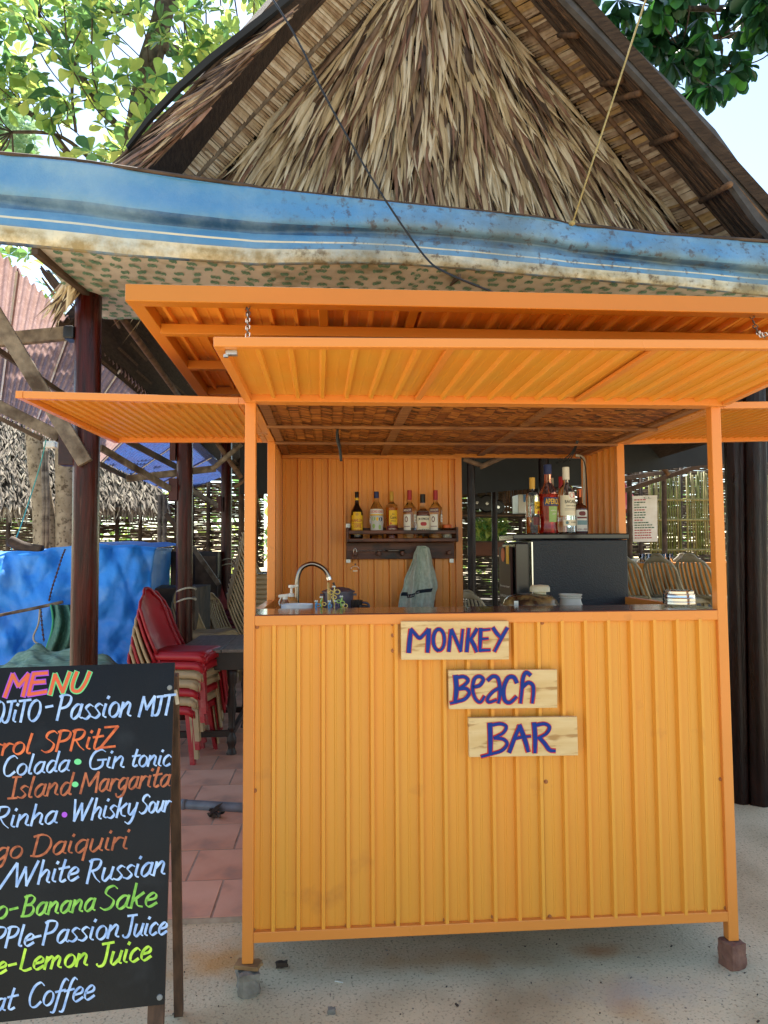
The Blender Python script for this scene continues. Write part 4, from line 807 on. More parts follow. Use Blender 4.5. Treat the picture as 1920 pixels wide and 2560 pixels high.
# conduit and cables of the booth
m = MB(); m.tube(spline([P(1440, 1138, 1.2), P(1452, 1141, 1.2), P(1461, 1152, 1.2), P(1461, 1200, 1.2), P(1461, 1338, 1.2)], 4), .008, 8); m.build('conduit', WHT, booth, smooth=True)
m = MB(); m.tube(spline([P(844, 1073, .43), P(843, 1097, .43), P(850, 1125, .43), P(853, 1153, .43)], 4), .0058, 8); m.tube([P(845, 1084, .43), P(850, 1115, .43), P(852, 1140, .43)], .004, 6); m.build('cable', CABLE, booth, smooth=True)
for k in range(3):
    m = MB(); m.tube(spline([P(1443+k*2.5, 1077, .86), P(1441+k*2, 1105, .86), P(1430+k*3, 1130, .9), P(1412+k*6, 1146+k*3, .92), P(1392+k*16, 1158-k*2, .95)], 4), .0028, 6); m.build('cable', CABLE, booth, smooth=True)
m = MB(); m.tube(spline([P(1450, 1142, 1.18), P(1462, 1160, 1.1), P(1468, 1230, 1.05), P(1470, 1290, 1.02), P(1469, 1335, 1.0)], 5), .003, 6); m.build('cable', CABLE, booth, smooth=True)
def PX(px, py, x): d = ray(px, py); return EYE+d*((x-EYE.x)/d.x)
def blade(mb, a, d, n, L_, w, mi=0, bend=0., curl=.0, seg=6, fold=.25, twist=0.):
    """a dry leaf blade from a along d, facing n"""
    d = V(d).normalized(); s_ = d.cross(V(n)).normalized(); n = s_.cross(d).normalized(); p = V(a); vs = []
    for i in range(seg+1):
        t = i/seg; ww = w*(.45+1.1*t if t < .5 else 1.0*(1-t)**.7*1.32+.02)*.5; an = twist*t
        sx = s_*math.cos(an)+n*math.sin(an); nn = n*math.cos(an)-s_*math.sin(an)
        vs += [p-sx*ww, p+nn*ww*fold*1.6, p+sx*ww]
        dd = (d+s_*bend*t+n*curl*t*t).normalized(); p = p+dd*L_/seg
    mb.add(vs, [f for i in range(seg) for f in ((i*3, i*3+1, i*3+4, i*3+3), (i*3+1, i*3+2, i*3+5, i*3+4))], mi)
TH = [mat('dry_leaf_'+k, a, c2, rough=.7, scale=7, stretch=(3, 3, .7), bump=.5, bscale=30, translucent=.12) for k, a, c2 in (('tan', 'ccb692', 'a8906e'), ('pale', 'eadcc0', 'cdbb9a'), ('brown', '957a60', '705640'), ('rust', 'a07c66', '7a5846'), ('dark', '5e4a3a', '3c2c20'), ('straw', 'd6c19a', 'b39c76'))]
THD = mat('thatch_dark', '43352a', '2a1f18', rough=.9, scale=14, stretch=(1, 1, 6), bump=1., bscale=40)
THU = mat('thatch_underside', '6e5844', '44342a', rough=.9, scale=16, stretch=(1, 6, 1), bump=1., bscale=50)
GY = 2.2
Ap, Lp, Rp = P(1082, -150, GY), P(538, 448, GY), P(1718, 579, GY)
dl, dr = (Lp-Ap).normalized(), (Rp-Ap).normalized()
EZ = 2.9
Le = Ap+dl*((EZ-Ap.z)/dl.z); Re = Ap+dr*((2.5-Ap.z)/dr.z)
print('apex', Ap, 'eaves', Le, Re)
hall = thing('thatched_hall', 'open palm thatched hall on dark varnished log posts rising behind the booth', 'hall', (Ap.x, 6, 0))
# roof skins
for nm, ee in (('roof_slope', Le), ('roof_slope', Re)):
    d = (ee-Ap).normalized(); n = V((-d.z, 0, d.x)); n = n if n.z > 0 else -n; m = MB(); u = n*.02
    m.slab([Ap+u+V((0, -.1, 0)), ee+u+V((0, -.1, 0)), ee+u+V((0, 10, 0)), Ap+u+V((0, 10, 0))], -.06 if ee is Re else .06); sk_ = m.build(nm, THD, hall)
    q = MB()                                        # rows of leaf ends below the skin
    for k in range(700):
        t = rnd(0, 1); p = Ap.lerp(ee, t)+V((0, rnd(.2, 9.5), 0))+n*.03; q.bar(p, p+V((rnd(-.05, .05), rnd(.5, 1.1), 0))-n*.02, .02, .008, n, random.randrange(2))
    tag(q.build('thatch_ribs', [THU, THD], sk_), kind='stuff')
# gable backing and hanging leaves
m = MB(); bk = .09
m.add([Ap+V((0, bk, 0)), P(380, 640, GY)+V((0, bk, 0)), P(1900, 760, GY)+V((0, bk, 0)), Ap+V((0, bk+.05, 0)), P(380, 640, GY)+V((0, bk+.05, 0)), P(1900, 760, GY)+V((0, bk+.05, 0))], [(0, 1, 2), (5, 4, 3), (0, 3, 4, 1), (1, 4, 5, 2), (2, 5, 3, 0)])
gable = m.build('gable', THD, hall)
def edges(py): return 1082-(544/598)*(py+150), 1082+(636/729)*(py+150)
vis = []; rest = MB()
NROW = 30
for r_ in range(NROW):
    py = -150+(820*(r_/NROW)**.85); n_ = int(8+ (edges(py)[1]-edges(py)[0])/10)
    for k in range(n_):
        x0, x1 = edges(py-14); f = (k+rnd(0, 1))/n_; px = x0+(x1-x0)*f; jy = rnd(-25, 25)
        yy = GY+.05-.002*(NROW-r_)-rnd(0, .06)
        a = P(px, py+jy, yy); side = (f-.5)*2; lean = side*(.36+.32*abs(side))+rnd(-.2, .2)*(1.2-abs(side))
        d = V((lean, -rnd(.02, .2), -1)); L_ = rnd(.28, .6)*(1 if random.random() < .85 else 1.2); w_ = rnd(.018, .042) if random.random() < .7 else rnd(.04, .062)
        mi = random.choices(range(6), (28, 20, 18, 12, 12, 16))[0]
        arg = (a, d, V((rnd(-.5, .5), -1, .15)), L_, w_, mi, rnd(-.26, .26), rnd(-.3, .4), 6, rnd(.1, .5), rnd(-2., 2.))
        big = 0 < px < 1920 and py+jy > -20 and r_ > 4
        vis.append((w_*L_*(1 if big else 0)*rnd(.6, 1), arg))
vis.sort(key=lambda q: -q[0])
for k, (s_, arg) in enumerate(vis):
    if k < 240: q = MB(); blade(q, *arg[:5], 0, *arg[6:]); q.build('leaf_blade', TH[arg[5]], gable)
    else: blade(rest, *arg)
tag(rest.build('leaf_thatch', TH, gable), kind='stuff')
# barge bands of flat leaf strips with a long pole
def lerp2(a, c, t): return (a[0]+(c[0]-a[0])*t, a[1]+(c[1]-a[1])*t)
def rake(inn, out, yo, n, tones, pole, dark, sk_=0):
    bd = MB(); q = [P(*inn[0], GY-.01), P(*inn[1], GY-.01), P(*out[1], yo), P(*out[0], yo)]; nn = (q[1]-q[0]).cross(q[3]-q[0]).normalized(); nn = nn if nn.dot(EYE-q[0]) > 0 else -nn
    off = -nn*.02; m = MB(); m.slab([p+off for p in q], .02 if (q[1]-q[0]).cross(q[3]-q[0]).dot(nn) > 0 else -.02); band_ = m.build('barge_band', THU, hall)
    for k in range(n):
        t = (k+.5)/n; a = P(*lerp2(inn[0], inn[1], t), GY-.01); c = P(*lerp2(out[0], out[1], t+sk_+rnd(-.004, .004)), yo); al = (q[1]-q[0]).normalized()
        wdt = (q[1]-q[0]).length/n; j = rnd(-.002, .003); a = a+(a-c).normalized()*rnd(-.01, .05); mm = MB(); mid = a.lerp(c, .45)+nn*rnd(.004, .012)
        h_ = wdt*.56
        vs = [a-al*h_*.7+nn*j, a+al*h_*.5+nn*(j+.004), mid-al*h_+nn*j, mid+al*h_+nn*(j+.006), c-al*h_+nn*j, c+al*h_+nn*(j+.005)]
        mm.add(vs, [(0, 1, 3, 2), (2, 3, 5, 4)]); mm.build('leaf_strip', random.choice(tones), band_, thick=.003)
    a, c = [P(*lerp2(inn[i], out[i], pole), GY-.01+(yo-GY)*pole)+nn*.02 for i in (0, 1)]
    m = MB(); m.tube(spline([a, a.lerp(c, .3)+nn*.006, a.lerp(c, .6)-nn*.004, c], 5), .017, 8); m.build('rake_pole', OLD if not dark else POLE, hall, smooth=True)
    a, c = [P(*out[i], yo)+nn*.01 for i in (0, 1)]; m = MB(); m.tube([a, c], .014, 6); m.build('edge_cord', OLDD, hall)
BT = [mat('band_leaf_'+k, a, c2, rough=.7, scale=12, bump=.5, bscale=40) for k, a, c2 in (('a', 'e2d2ba', 'c4ae90'), ('b', 'd0bb9c', 'b09878'), ('c', 'ecdfc8', 'd2bfa0'), ('d', 'bca284', '967a5e'))]
BT2 = [BT[1], BT[3], mat('band_leaf_e', 'b8945f', '927045', rough=.7, scale=12, bump=.5), TH[2]]
rake(((1105, -170), (470, 523)), ((965, -176), (330, 512)), 1.74, 125, BT, .42, False, -.0955)
rake(((1060, -178), (1790, 662)), ((1185, -178), (1912, 675)), 1.86, 135, BT2, .5, True, -.055)
# outer roof layers, front overhang
def overhang(i0, i1, yi, o0, o1, yo, nr, xs, sheetw=None, side=1):
    q = [P(*i0, yi), P(*i1, yi), P(*o1, yo), P(*o0, yo)]; nn = (q[1]-q[0]).cross(q[3]-q[0]).normalized(); nn = nn if nn.dot(EYE-q[0]) > 0 else -nn
    m = MB(); qq = [p-nn*.03 for p in q]; m.slab(qq, .06 if (q[1]-q[0]).cross(q[3]-q[0]).dot(nn) > 0 else -.06); ov = m.build('overhang', THD, hall)
    r_ = MB()
    for k in range(nr):
        t = (k+rnd(.2, .8))/nr; a = q[0].lerp(q[3], t); c = q[1].lerp(q[2], t); pts = [a.lerp(c, s)+nn*rnd(-.008, .012) for s in [i/9 for i in range(10)]]; r_.tube(pts, rnd(.007, .014), 5, mi=random.randrange(3))
    tag(r_.build('thatch_ribs', [THU, POLE if side > 0 else THU, THD], ov), kind='stuff')
    for t, w0, w1 in xs: a = q[0].lerp(q[1], t).lerp(q[3].lerp(q[2], t), w0)+nn*.028; c = q[0].lerp(q[1], t+.012).lerp(q[3].lerp(q[2], t+.012), w1)+nn*.032; m = MB(); m.tube([a, c], .019 if side > 0 else .015, 7); m.build('purlin', POLE, ov, smooth=True)
    return q, nn
ql, nl = overhang((800, 0-172*1.0), (370, 478), 1.74, (880, -172), (255, 445), 1.25, 34, ((.42, .05, .5), (.62, .03, .42), (.8, .02, .5)), side=-1)
qr, nr_ = overhang((1190, -178), (1912, 675), 1.86, (1255, -178), (1972, 612), 1.3, 40, ((.30, .0, .62), (.445, .05, .75), (.49, .0, .95), (.62, .0, .9), (.79, .02, 1.1), (.93, .0, 1.)), side=1)
GS = mat('grey_fascia', '4f4a46', '3d3936', rough=.8, scale=14, bump=.5)
m = MB(); pts_o = [(1310, -170), (1466, 0), (1563, 95), (1668, 198), (1788, 323), (1863, 428), (1928, 506), (2010, 598)]; pts_i = [(1250, -170), (1412, 0), (1498, 88), (1600, 196), (1706, 312), (1820, 450), (1890, 550), (1985, 660)]
for i in range(len(pts_o)-1): m.slab([P(*pts_i[i], 1.28), P(*pts_i[i+1], 1.28), P(*pts_o[i+1], 1.34), P(*pts_o[i], 1.34)], .03)
m.build('edge_sheet', GS, hall)
m = MB(); pts_o = [(870, -172), (712, 0), (520, 150), (440, 222), (370, 300), (318, 372)]; pts_i = [(885, -160), (727, 9), (535, 159), (452, 232), (378, 308), (322, 378)]
for i in range(len(pts_o)-1): m.slab([P(*pts_o[i], 1.24), P(*pts_i[i], 1.24), P(*pts_i[i+1], 1.24), P(*pts_o[i+1], 1.24)], .03)
m.build('edge_sheet', DARK, hall)
q = MB()                                             # weathered leaves hanging along the left eave
for k in range(330):
    t = random.random(); px, py = lerp2((745, 18), (318, 425), t**.8); px += rnd(-6, 40)*min(1, t*1.6+.12); py += rnd(-12, 10)
    a = P(px, py, rnd(1.12, 1.3)); q_ = V((-.62, -.05, -.62+rnd(-.15, .2))); blade(q, a, q_, V((0, -1, .5)), rnd(.15, .42), rnd(.012, .03), random.choice((2, 4, 4, 3, 2, 0)), rnd(-.2, .2), rnd(-.2, .2), 5, .3, rnd(-1, 1))
tag(q.build('eave_leaves', TH, hall), kind='stuff')
q = MB()
for k in range(46): a = P(rnd(170, 215), rnd(672, 720), 1.5+rnd(-.05, .05)); blade(q, a, P(rnd(95, 165), rnd(770, 800), 1.45)-a, V((0, -1, .3)), rnd(.18, .33), rnd(.015, .03), random.choice((1, 0, 4, 2, 5)), rnd(-.15, .15), 0, 5, .3, rnd(-1, 1))
for k in range(30): a = P(rnd(95, 190), rnd(650, 700), 1.62); blade(q, a, V((.4, 0, -.55)), V((0, -1, .3)), rnd(.15, .3), .02, 4, 0, 0, 4)
tag(q.build('eave_leaves', TH, hall), kind='stuff')
# ---------------------------------------------------------------- log posts of the hall
def logpost(a, c, w, y, mt=LOG, z0=0, n=14, flute=.08):
    p0, p1 = a, c; base = V((p0.x, y, z0)); m = MB(); rr = w/2; K = 14; vs = []
    for i in range(K+1):
        t = i/K; p = V((p0.x+(p1.x-p0.x)*t, y, z0+(p1.z-z0)*t))
        for k in range(n*2): an = math.pi*k/n; r2 = rr*(1+flute*nz(math.cos(an)*2+y*3, math.sin(an)*2, t*1.2)+.05*nz(an, t*5, y)); vs.append(p+V((math.cos(an)*r2, math.sin(an)*r2, 0)))
    m.add(vs, [(i*2*n+k, i*2*n+(k+1) % (2*n), (i+1)*2*n+(k+1) % (2*n), (i+1)*2*n+k) for i in range(K) for k in range(2*n)]+[tuple(K*2*n+k for k in range(2*n))])
    return m.build('post', mt, hall, smooth=True)
def vpx(xb, xt, w, y, ytop, mt=LOG, **k):     # by the place seen at eye height
    a = P(xb, 1500, y); c = P(xt, ytop, y); ww = (P(xb+w, 1400, y)-P(xb, 1400, y)).length; return logpost(a, c, ww, y, mt, **k)
vpx(215, 222, 66, 1.6, 722)
vpx(463, 462, 40, 4.05, 1000); vpx(566, 566, 27, 7.2, 1050); vpx(604, 604, 14, 9.6, 1050, OLDD)
vpx(1832, 1828, 42, 1.62, 700, LOGD, flute=.3); vpx(1880, 1876, 50, 1.58, 700, LOGD, flute=.3)
vpx(1179, 1176, 20, 4.6, 1000, LOGD); vpx(1236, 1234, 14, 6.2, 1000, LOGD); vpx(1360, 1358, 26, 4.7, 1000, LOGD)
vpx(1572, 1572, 13, 6.5, 1000, OLDD); vpx(1660, 1658, 12, 7.0, 1000, OLDD); vpx(1779, 1779, 12, 6.6, 1000, OLDD)
def tb(x0, y0, Y0, x1, y1, Y1, wpx, mt=OLD, name='brace', round_=False, par=hall):
    a, c = P(x0, y0, Y0), P(x1, y1, Y1); w = (P(x0+wpx, y0, Y0)-P(x0, y0, Y0)).length; m = MB()
    if round_: k = (c-a).length; m.tube([a.lerp(c, i/6)+V((nz(i, x0)*.02, 0, nz(x0, i)*.02)) for i in range(7)], [w/2*(1+.15*nz(i*3, y0)) for i in range(7)], 9)
    else: m.bar(a, c, w*.6, w, (0, 0, 1))
    return m.build(name, mt, par, smooth=round_, bevel=0 if round_ else .003)
tb(-160, 866, 1.66, 185, 832, 1.64, 34, OLD, 'tie_beam'); tb(-60, 705, 1.42, 214, 1158, 1.5, 38, OLD); tb(-140, 945, 1.7, 150, 1092, 1.7, 30, OLD); tb(-20, 1036, 2.0, 104, 1098, 2.0, 11, OLDD)
tb(-10, 872, 2.2, 180, 1000, 3.4, 16, OLDD, 'rafter')  # band of shadow built as a dark bar; no timber there
m = MB(); m.box(P(167, 1121, 1.6)+V((0, .03, 0)), (.085, .09, .19)); m.build('block', mat('red_block', '3a1814', '2a100d', rough=.5, scale=20, bump=.4), hall, bevel=.004)
m = MB(); m.box(P(178, 836, 1.6), (.06, .1, .075)); m.build('bracket', BLK, hall, bevel=.01)
tb(251, 1119, 3.2, 425, 1222, 4.0, 17); tb(318, 1102, 3.4, 442, 1168, 4.6, 16, OLDD, 'rafter'); tb(250, 1160, 3.6, 330, 1200, 4.4, 12, OLDD, 'rafter'); tb(316, 1197, 4.1, 540, 1171, 4.2, 17, OLD, 'tie_beam'); tb(478, 1226, 5, 542, 1264, 6, 13)
tb(530, 1174, 3.9, 604, 1110, 3.9, 13, OLD, 'pole', True); tb(543, 1108, 4.2, 604, 1195, 4.2, 12, POLE, 'pole', True); tb(585, 1220, 4.2, 640, 1180, 4.2, 9, POLE, 'pole', True); tb(600, 1000, 3.5, 650, 1300, 5, 12, POLE, 'pole', True)
for x, y, w_, h_ in ((433, 1124, .045, .2), (434, 1224, .07, .2), (548, 1260, .06, .2)): m = MB(); Y = 4.02 if x < 500 else 7.1; m.box(P(x, y, Y), (w_*1.1, .06, h_)); m.build('block', mat('red_block2', '4a1c18', rough=.5), hall)
tb(262, 735, 1.9, 450, 995, 4.2, 20, POLE, 'pole', True); tb(262, 752, 1.9, 298, 818, 2.3, 9, POLE, 'pole', True)
tb(1160, 1148, 3.6, 1206, 1165, 3.6, 12, POLE, 'pole', True); tb(1200, 1168, 3.6, 1262, 1140, 3.6, 13, POLE, 'pole', True)
# lashings of white rope
for cx, cy, r_, Y in ((466, 1474, 23, 4.05), (466, 1500, 23, 4.05), (566, 1400, 15, 7.2), (566, 1413, 15, 7.2)):
    c = P(cx, cy, Y); s_ = (P(cx+r_, cy, Y)-c).length; m = MB(); m.tube([c+V((math.cos(t)*s_, math.sin(t)*s_, math.sin(t*1.5)*.02)) for t in [2*math.pi*k/16 for k in range(17)]], .009, 6, caps=False); m.build('lashing', WROPE, hall, smooth=True)
# dark sheeting under the eaves at the back
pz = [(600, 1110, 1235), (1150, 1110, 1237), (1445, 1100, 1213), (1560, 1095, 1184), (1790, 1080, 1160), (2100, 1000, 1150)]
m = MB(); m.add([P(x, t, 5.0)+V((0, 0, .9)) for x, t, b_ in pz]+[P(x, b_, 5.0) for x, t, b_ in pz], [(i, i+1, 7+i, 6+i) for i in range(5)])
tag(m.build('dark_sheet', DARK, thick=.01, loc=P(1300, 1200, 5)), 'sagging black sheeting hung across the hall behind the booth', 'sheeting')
# ---------------------------------------------------------------- blue awning
def curve(pts):
    xs = [p[0] for p in pts]; ys_ = [p[1] for p in pts]; return lambda x: float(np.interp(x, xs, ys_))
vt = curve([(-420, 352), (0, 386), (200, 405), (430, 440), (640, 470), (1000, 508), (1370, 546), (1425, 562), (1650, 588), (1920, 606), (2400, 640)])
vb = curve([(-420, 588), (0, 611), (300, 641), (640, 664), (870, 660), (1000, 662), (1160, 674), (1400, 696), (1700, 720), (1920, 742), (2400, 790)])
YA = lambda x: .95+.2*(x+300)/2500
aw = thing('awning', 'sagging blue striped tarpaulin awning with dirty cream hem above the booth', 'awning', P(960, 600, 1.1))
def val(u, v):
    x = -420+2820*u; y = vt(x)+(vb(x)-vt(x))*v; Y = YA(x); fz = .47+.06*math.sin(x/260)
    Y += -.03*math.exp(-((v-fz+.14)/.16)**2)+.028*math.exp(-((v-fz-.06)/.07)**2)+.006*nz(x/60, v*3)+.02*nz(x/300, v*2, 4)+.0035*nz(x/17, v*9, 2)+.004*abs(nz(x/28+v*6, v*2, 6))
    if v > .9: Y += .02*(v-.9)*10
    return P(x, y, Y)
def stripes():
    m = mat('striped_tarp', (.1, .3, .6), rough=.55, bump=.6, bscale=90, scale=20); n = m.node_tree.nodes; L = m.node_tree.links; b = n['Principled BSDF']
    uv = n.new('ShaderNodeUVMap'); sp = n.new('ShaderNodeSeparateXYZ'); L.new(uv.outputs[0], sp.inputs[0]); tc = n.new('ShaderNodeTexCoord')
    mpu = n.new('ShaderNodeMapping'); mpu.inputs['Scale'].default_value = (6, .5, 1); L.new(uv.outputs[0], mpu.inputs[0])
    nn = n.new('ShaderNodeTexNoise'); nn.inputs['Scale'].default_value = 1.2; nn.inputs['Detail'].default_value = 3; L.new(mpu.outputs[0], nn.inputs[0])
    ad = n.new('ShaderNodeMath'); ad.operation = 'MULTIPLY_ADD'; L.new(nn.outputs[0], ad.inputs[0]); ad.inputs[1].default_value = .05; L.new(sp.outputs[1], ad.inputs[2])
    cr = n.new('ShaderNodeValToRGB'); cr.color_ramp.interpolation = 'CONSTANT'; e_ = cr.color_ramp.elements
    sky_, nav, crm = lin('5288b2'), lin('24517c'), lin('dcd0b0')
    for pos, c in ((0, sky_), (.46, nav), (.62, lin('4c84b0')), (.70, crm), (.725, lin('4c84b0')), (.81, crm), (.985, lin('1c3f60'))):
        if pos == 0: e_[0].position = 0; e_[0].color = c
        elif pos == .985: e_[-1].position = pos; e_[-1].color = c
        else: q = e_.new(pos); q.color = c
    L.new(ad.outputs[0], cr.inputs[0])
    def stain(src, c, sc, lo, hi, lohi_v=None, amt=1):
        t = n.new('ShaderNodeTexNoise'); t.inputs['Scale'].default_value = sc; t.inputs['Detail'].default_value = 12; t.inputs['Roughness'].default_value = .65; L.new(tc.outputs['Object'], t.inputs[0])
        mr = n.new('ShaderNodeMapRange'); mr.inputs[1].default_value = lo; mr.inputs[2].default_value = hi; mr.inputs[4].default_value = amt; L.new(t.outputs[0], mr.inputs[0]); f = mr.outputs[0]
        if lohi_v:
            m2 = n.new('ShaderNodeMapRange'); m2.inputs[1].default_value = lohi_v[0]; m2.inputs[2].default_value = lohi_v[1]; L.new(sp.outputs[lohi_v[2]], m2.inputs[0])
            mu = n.new('ShaderNodeMath'); mu.operation = 'MULTIPLY'; L.new(f, mu.inputs[0]); L.new(m2.outputs[0], mu.inputs[1]); f = mu.outputs[0]
        mx = n.new('ShaderNodeMix'); mx.data_type = 'RGBA'; L.new(f, mx.inputs[0]); L.new(src, mx.inputs[6]); mx.inputs[7].default_value = lin(c); return mx.outputs[2]
    s = stain(cr.outputs[0], '86a6ba', 1.8, .42, .66, amt=.7)
    s = stain(s, '8a7440', 6, .4, .58, (.76, .84, 1), .85)
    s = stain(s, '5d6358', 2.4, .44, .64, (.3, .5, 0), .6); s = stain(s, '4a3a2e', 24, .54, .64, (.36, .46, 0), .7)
    L.new(s, b.inputs['Base Color'])
    wv = n.new('ShaderNodeTexWave'); wv.inputs['Scale'].default_value = 260; L.new(uv.outputs[0], wv.inputs[0]); return m
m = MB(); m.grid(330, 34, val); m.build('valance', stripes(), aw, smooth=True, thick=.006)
TOPM = mat('awning_top', '3f83b8', '5a86a0', rough=.6, scale=4, bump=.4)
LEAFP = mat('printed_underside', 'c6c0b8', 'b0aaa2', rough=.8, scale=3, bump=.2, dirt='8f8a78', dscale=5)
LEAFG = mat('leaf_print_green', '729884', '5f8672', rough=.8, scale=9)
zr_ = P(232, 725, 1.62).z; TB = 2.12
def und(u, v):
    x = 78+2322*u; a = P(x, vb(x)-4, YA(x)+.03); c = V((a.x, TB, zr_-.0)); return a.lerp(c, v)+V((0, 0, -.03*math.sin(v*math.pi)+.01*nz(x/70, v*4)))
m = MB(); m.grid(80, 12, und); m.build('underside', LEAFP, aw, smooth=True, thick=.004)
def top_(u, v): x = 78+2322*u; a = P(x, vt(x)+3, YA(x)); c = V((a.x, TB, a.z-.05)); return a.lerp(c, v)+V((0, 0, -.03*math.sin(v*math.pi)))
m = MB(); m.grid(80, 8, top_); m.build('top_sheet', TOPM, aw, smooth=True, thick=.004)
q = MB()
for j in range(15):
    for i in range(96):
        u, v = (i+.5*(j % 2)+rnd(-.15, .15))/96, (j+.5+rnd(-.2, .2))/15
        if not (0 < u < 1 and 0 < v < 1): continue
        o_ = und(u, v); a0 = rnd(-.4, .4)+(math.pi if (i+j) % 2 else 0)
        for da, ln in ((0, .05), (.5, .042), (-.5, .042), (1.1, .03), (-1.1, .03)):
            an = a0+da; d = V((math.cos(an), math.sin(an), 0)); s_ = V((-d.y, d.x, 0))*.005; dn = V((0, 0, -.0042-.0001*((i+j) % 5)))
            q.add([o_+dn, o_+d*ln*.5+s_+dn, o_+d*ln+dn, o_+d*ln*.5-s_+dn], [(0, 1, 2, 3)])
tag(q.build('leaf_print', LEAFG, aw), kind='stuff')
m = MB(); m.tube([P(x, vt(x)-3, YA(x)) for x in range(-420, 2400, 40)], [.010 if x < 660 or x > 1420 else .004 for x in range(-420, 2400, 40)], 6); m.build('edge_pole', OLDD, aw, smooth=True)
tb(86, 622, 1.0, 230, 738, 1.6, 30, OLDD, 'side_beam', par=aw); tb(226, 727, 1.63, 2300, 752, 1.63+.1, 12, OLDD, 'rear_beam', par=aw)
tb(636, 662, 1.1, 645, 722, 1.6, 12, OLDD, 'batten', par=aw); tb(1150, 690, 1.1, 1098, 732, 1.6, 12, OLDD, 'batten', par=aw)
# lines in the air
m = MB(); m.tube(spline([P(560, -170, 1.2), P(683, 0, .9), P(752, 116, .86), P(799, 214, .84), P(868, 341, .82), P(960, 495, .8), P(1061, 640, .75), P(1120, 684, .6), P(1240, 735, .5), P(1260, 760, .5)], 6), .005, 7)
tag(m.build('black_cable', CABLE, smooth=True, loc=P(960, 495, .8)), 'black cable slanting down from the roof across the blue awning', 'cable')
m = MB(); m.tube([P(1677, -200, 1.0), P(1614, 0, 1.02), P(1544, 214, 1.03), P(1481, 405, 1.04), P(1432, 556, 1.05)], .005, 7); k_ = P(1430, 558, 1.05); m.lathe(k_, [(0, -.015), (.016, -.008), (.018, .006), (0, .012)], 7)
tag(m.build('rope', ROPE, smooth=True, loc=k_), 'pale yellow rope pulling the awning corner up to the right', 'rope')
# ---------------------------------------------------------------- neighbouring sheet roof, left
RS1 = mat('roof_sheet_brown', 'a88f8a', '927872', rough=.6, scale=10, translucent=.45, dirt='c0a49a', dscale=38, dlo=.58, dhi=.66, dstretch=(1, 3, 1)); RS2 = mat('roof_sheet_blue', '3a5c9a', '46538a', rough=.5, scale=6, translucent=.4, dirt='20304c', dscale=30, dlo=.56, dhi=.64, dstretch=(1, 3, 1))  # one roofing in two colours; the blue has a reflection painted in
h0, h1 = PX(-60, 575, -1.38), PX(575, 1186, -1.32); l0, l1 = PX(-60, 1012, -2.6), PX(440, 1242, -2.5)
nb = thing('sheet_roof', 'corrugated translucent roofing of the lean-to left of the log posts', 'roof', (-2, 4, 2.4))
nS = 7
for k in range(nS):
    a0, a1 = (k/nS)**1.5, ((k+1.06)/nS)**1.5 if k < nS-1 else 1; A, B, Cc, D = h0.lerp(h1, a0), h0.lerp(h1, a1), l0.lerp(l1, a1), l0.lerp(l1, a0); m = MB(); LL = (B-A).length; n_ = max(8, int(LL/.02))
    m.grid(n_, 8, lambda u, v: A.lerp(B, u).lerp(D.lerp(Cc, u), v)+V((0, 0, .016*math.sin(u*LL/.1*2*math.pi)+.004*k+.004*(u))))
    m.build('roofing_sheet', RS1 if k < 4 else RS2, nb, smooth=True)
    m = MB(); m.bar(A+V((0, 0, -.012)), D+V((0, 0, -.012)), .012, .006); m.build('seam_strip', WHT, nb)
# ---------------------------------------------------------------- blue tarpaulin heap
tpf = curve([(-200, 1390), (0, 1386), (60, 1378), (110, 1372), (170, 1365), (250, 1359), (330, 1364), (386, 1368)])
def heap(u, v):
    if u < .86: x = -200+586*(u/.86); Y = 4.35; y = tpf(x)
    else: f = (u-.86)/.14; x = 386+42*f; Y = 4.35+2.6*f; y = 1368+2*f
    p = P(x, y, Y); z = p.z*(1-v)+.08*v; cr = .09*nz(x/95, z*2.2)+.05*nz(x/40, z*6, 3)+.02*abs(nz(x/22, z*9, 5))+.11*abs(nz(x/80+z*1.6, z*1.1, 7))+.07*abs(nz(x/60-z*1.8, z*1.4, 11))
    bul = .14*math.sin(min(1, v*1.6)*math.pi*.8); return V((p.x+cr*.4, p.y-cr*(1 if v > .02 else .2)-bul, z+.03*nz(x/60, v*3)*(1-v)))
m = MB(); m.grid(170, 90, heap)
m.grid(60, 10, lambda u, v: (lambda p, q_: p.lerp(q_, v))(heap(u*.86, 0), heap(u*.86, 0)+V((0, 1.4, .05))))
ht = thing('blue_tarpaulin', 'crumpled bright blue tarpaulin wrapped round a big stack left of the posts', 'tarpaulin', P(200, 1500, 4.5)*1); ht.location.z = 0
m.build('tarpaulin', BLUET, ht, smooth=True)
m = MB(); m.box((P(100, 1500, 5).x, 5.2, .6), (3.2, .9, 1.1)); m.build('load', OLDD, ht)
RST = mat('rusty_chain', '5a3c32', '3c2620', rough=.8, scale=40)
def knotted(pts, Y, r_, mt, name, label, cat): m = MB(); m.tube(spline([P(x, y, Y) for x, y in pts], 6), r_, 6); return tag(m.build(name, mt, smooth=True, loc=P(*pts[0], Y)), label, cat)
def chainthing(pts, Y, label):
    sp = spline([P(x, y, Y) for x, y in pts], 8); t = thing('chain', label, 'chain', sp[0]); acc = 0; i = 0
    m = MB()
    for k in range(0, len(sp)-1): d = sp[k+1]-sp[k]; n_ = max(1, int(d.length/.035)); [m.tube([sp[k]+d*(j/n_), sp[k]+d*((j+.9)/n_)], .006 if (k+j) % 2 else .010, 5) for j in range(n_)]
    m.build('links', RST, t)
chainthing([(163, 1373), (155, 1392), (143, 1430), (130, 1470), (122, 1503)], 4.1, 'rusty chain hanging down the blue tarpaulin from its top')
chainthing([(102, 1522), (105, 1560), (110, 1604)], 4.0, 'short rusty chain below the grey pole on the blue tarpaulin')
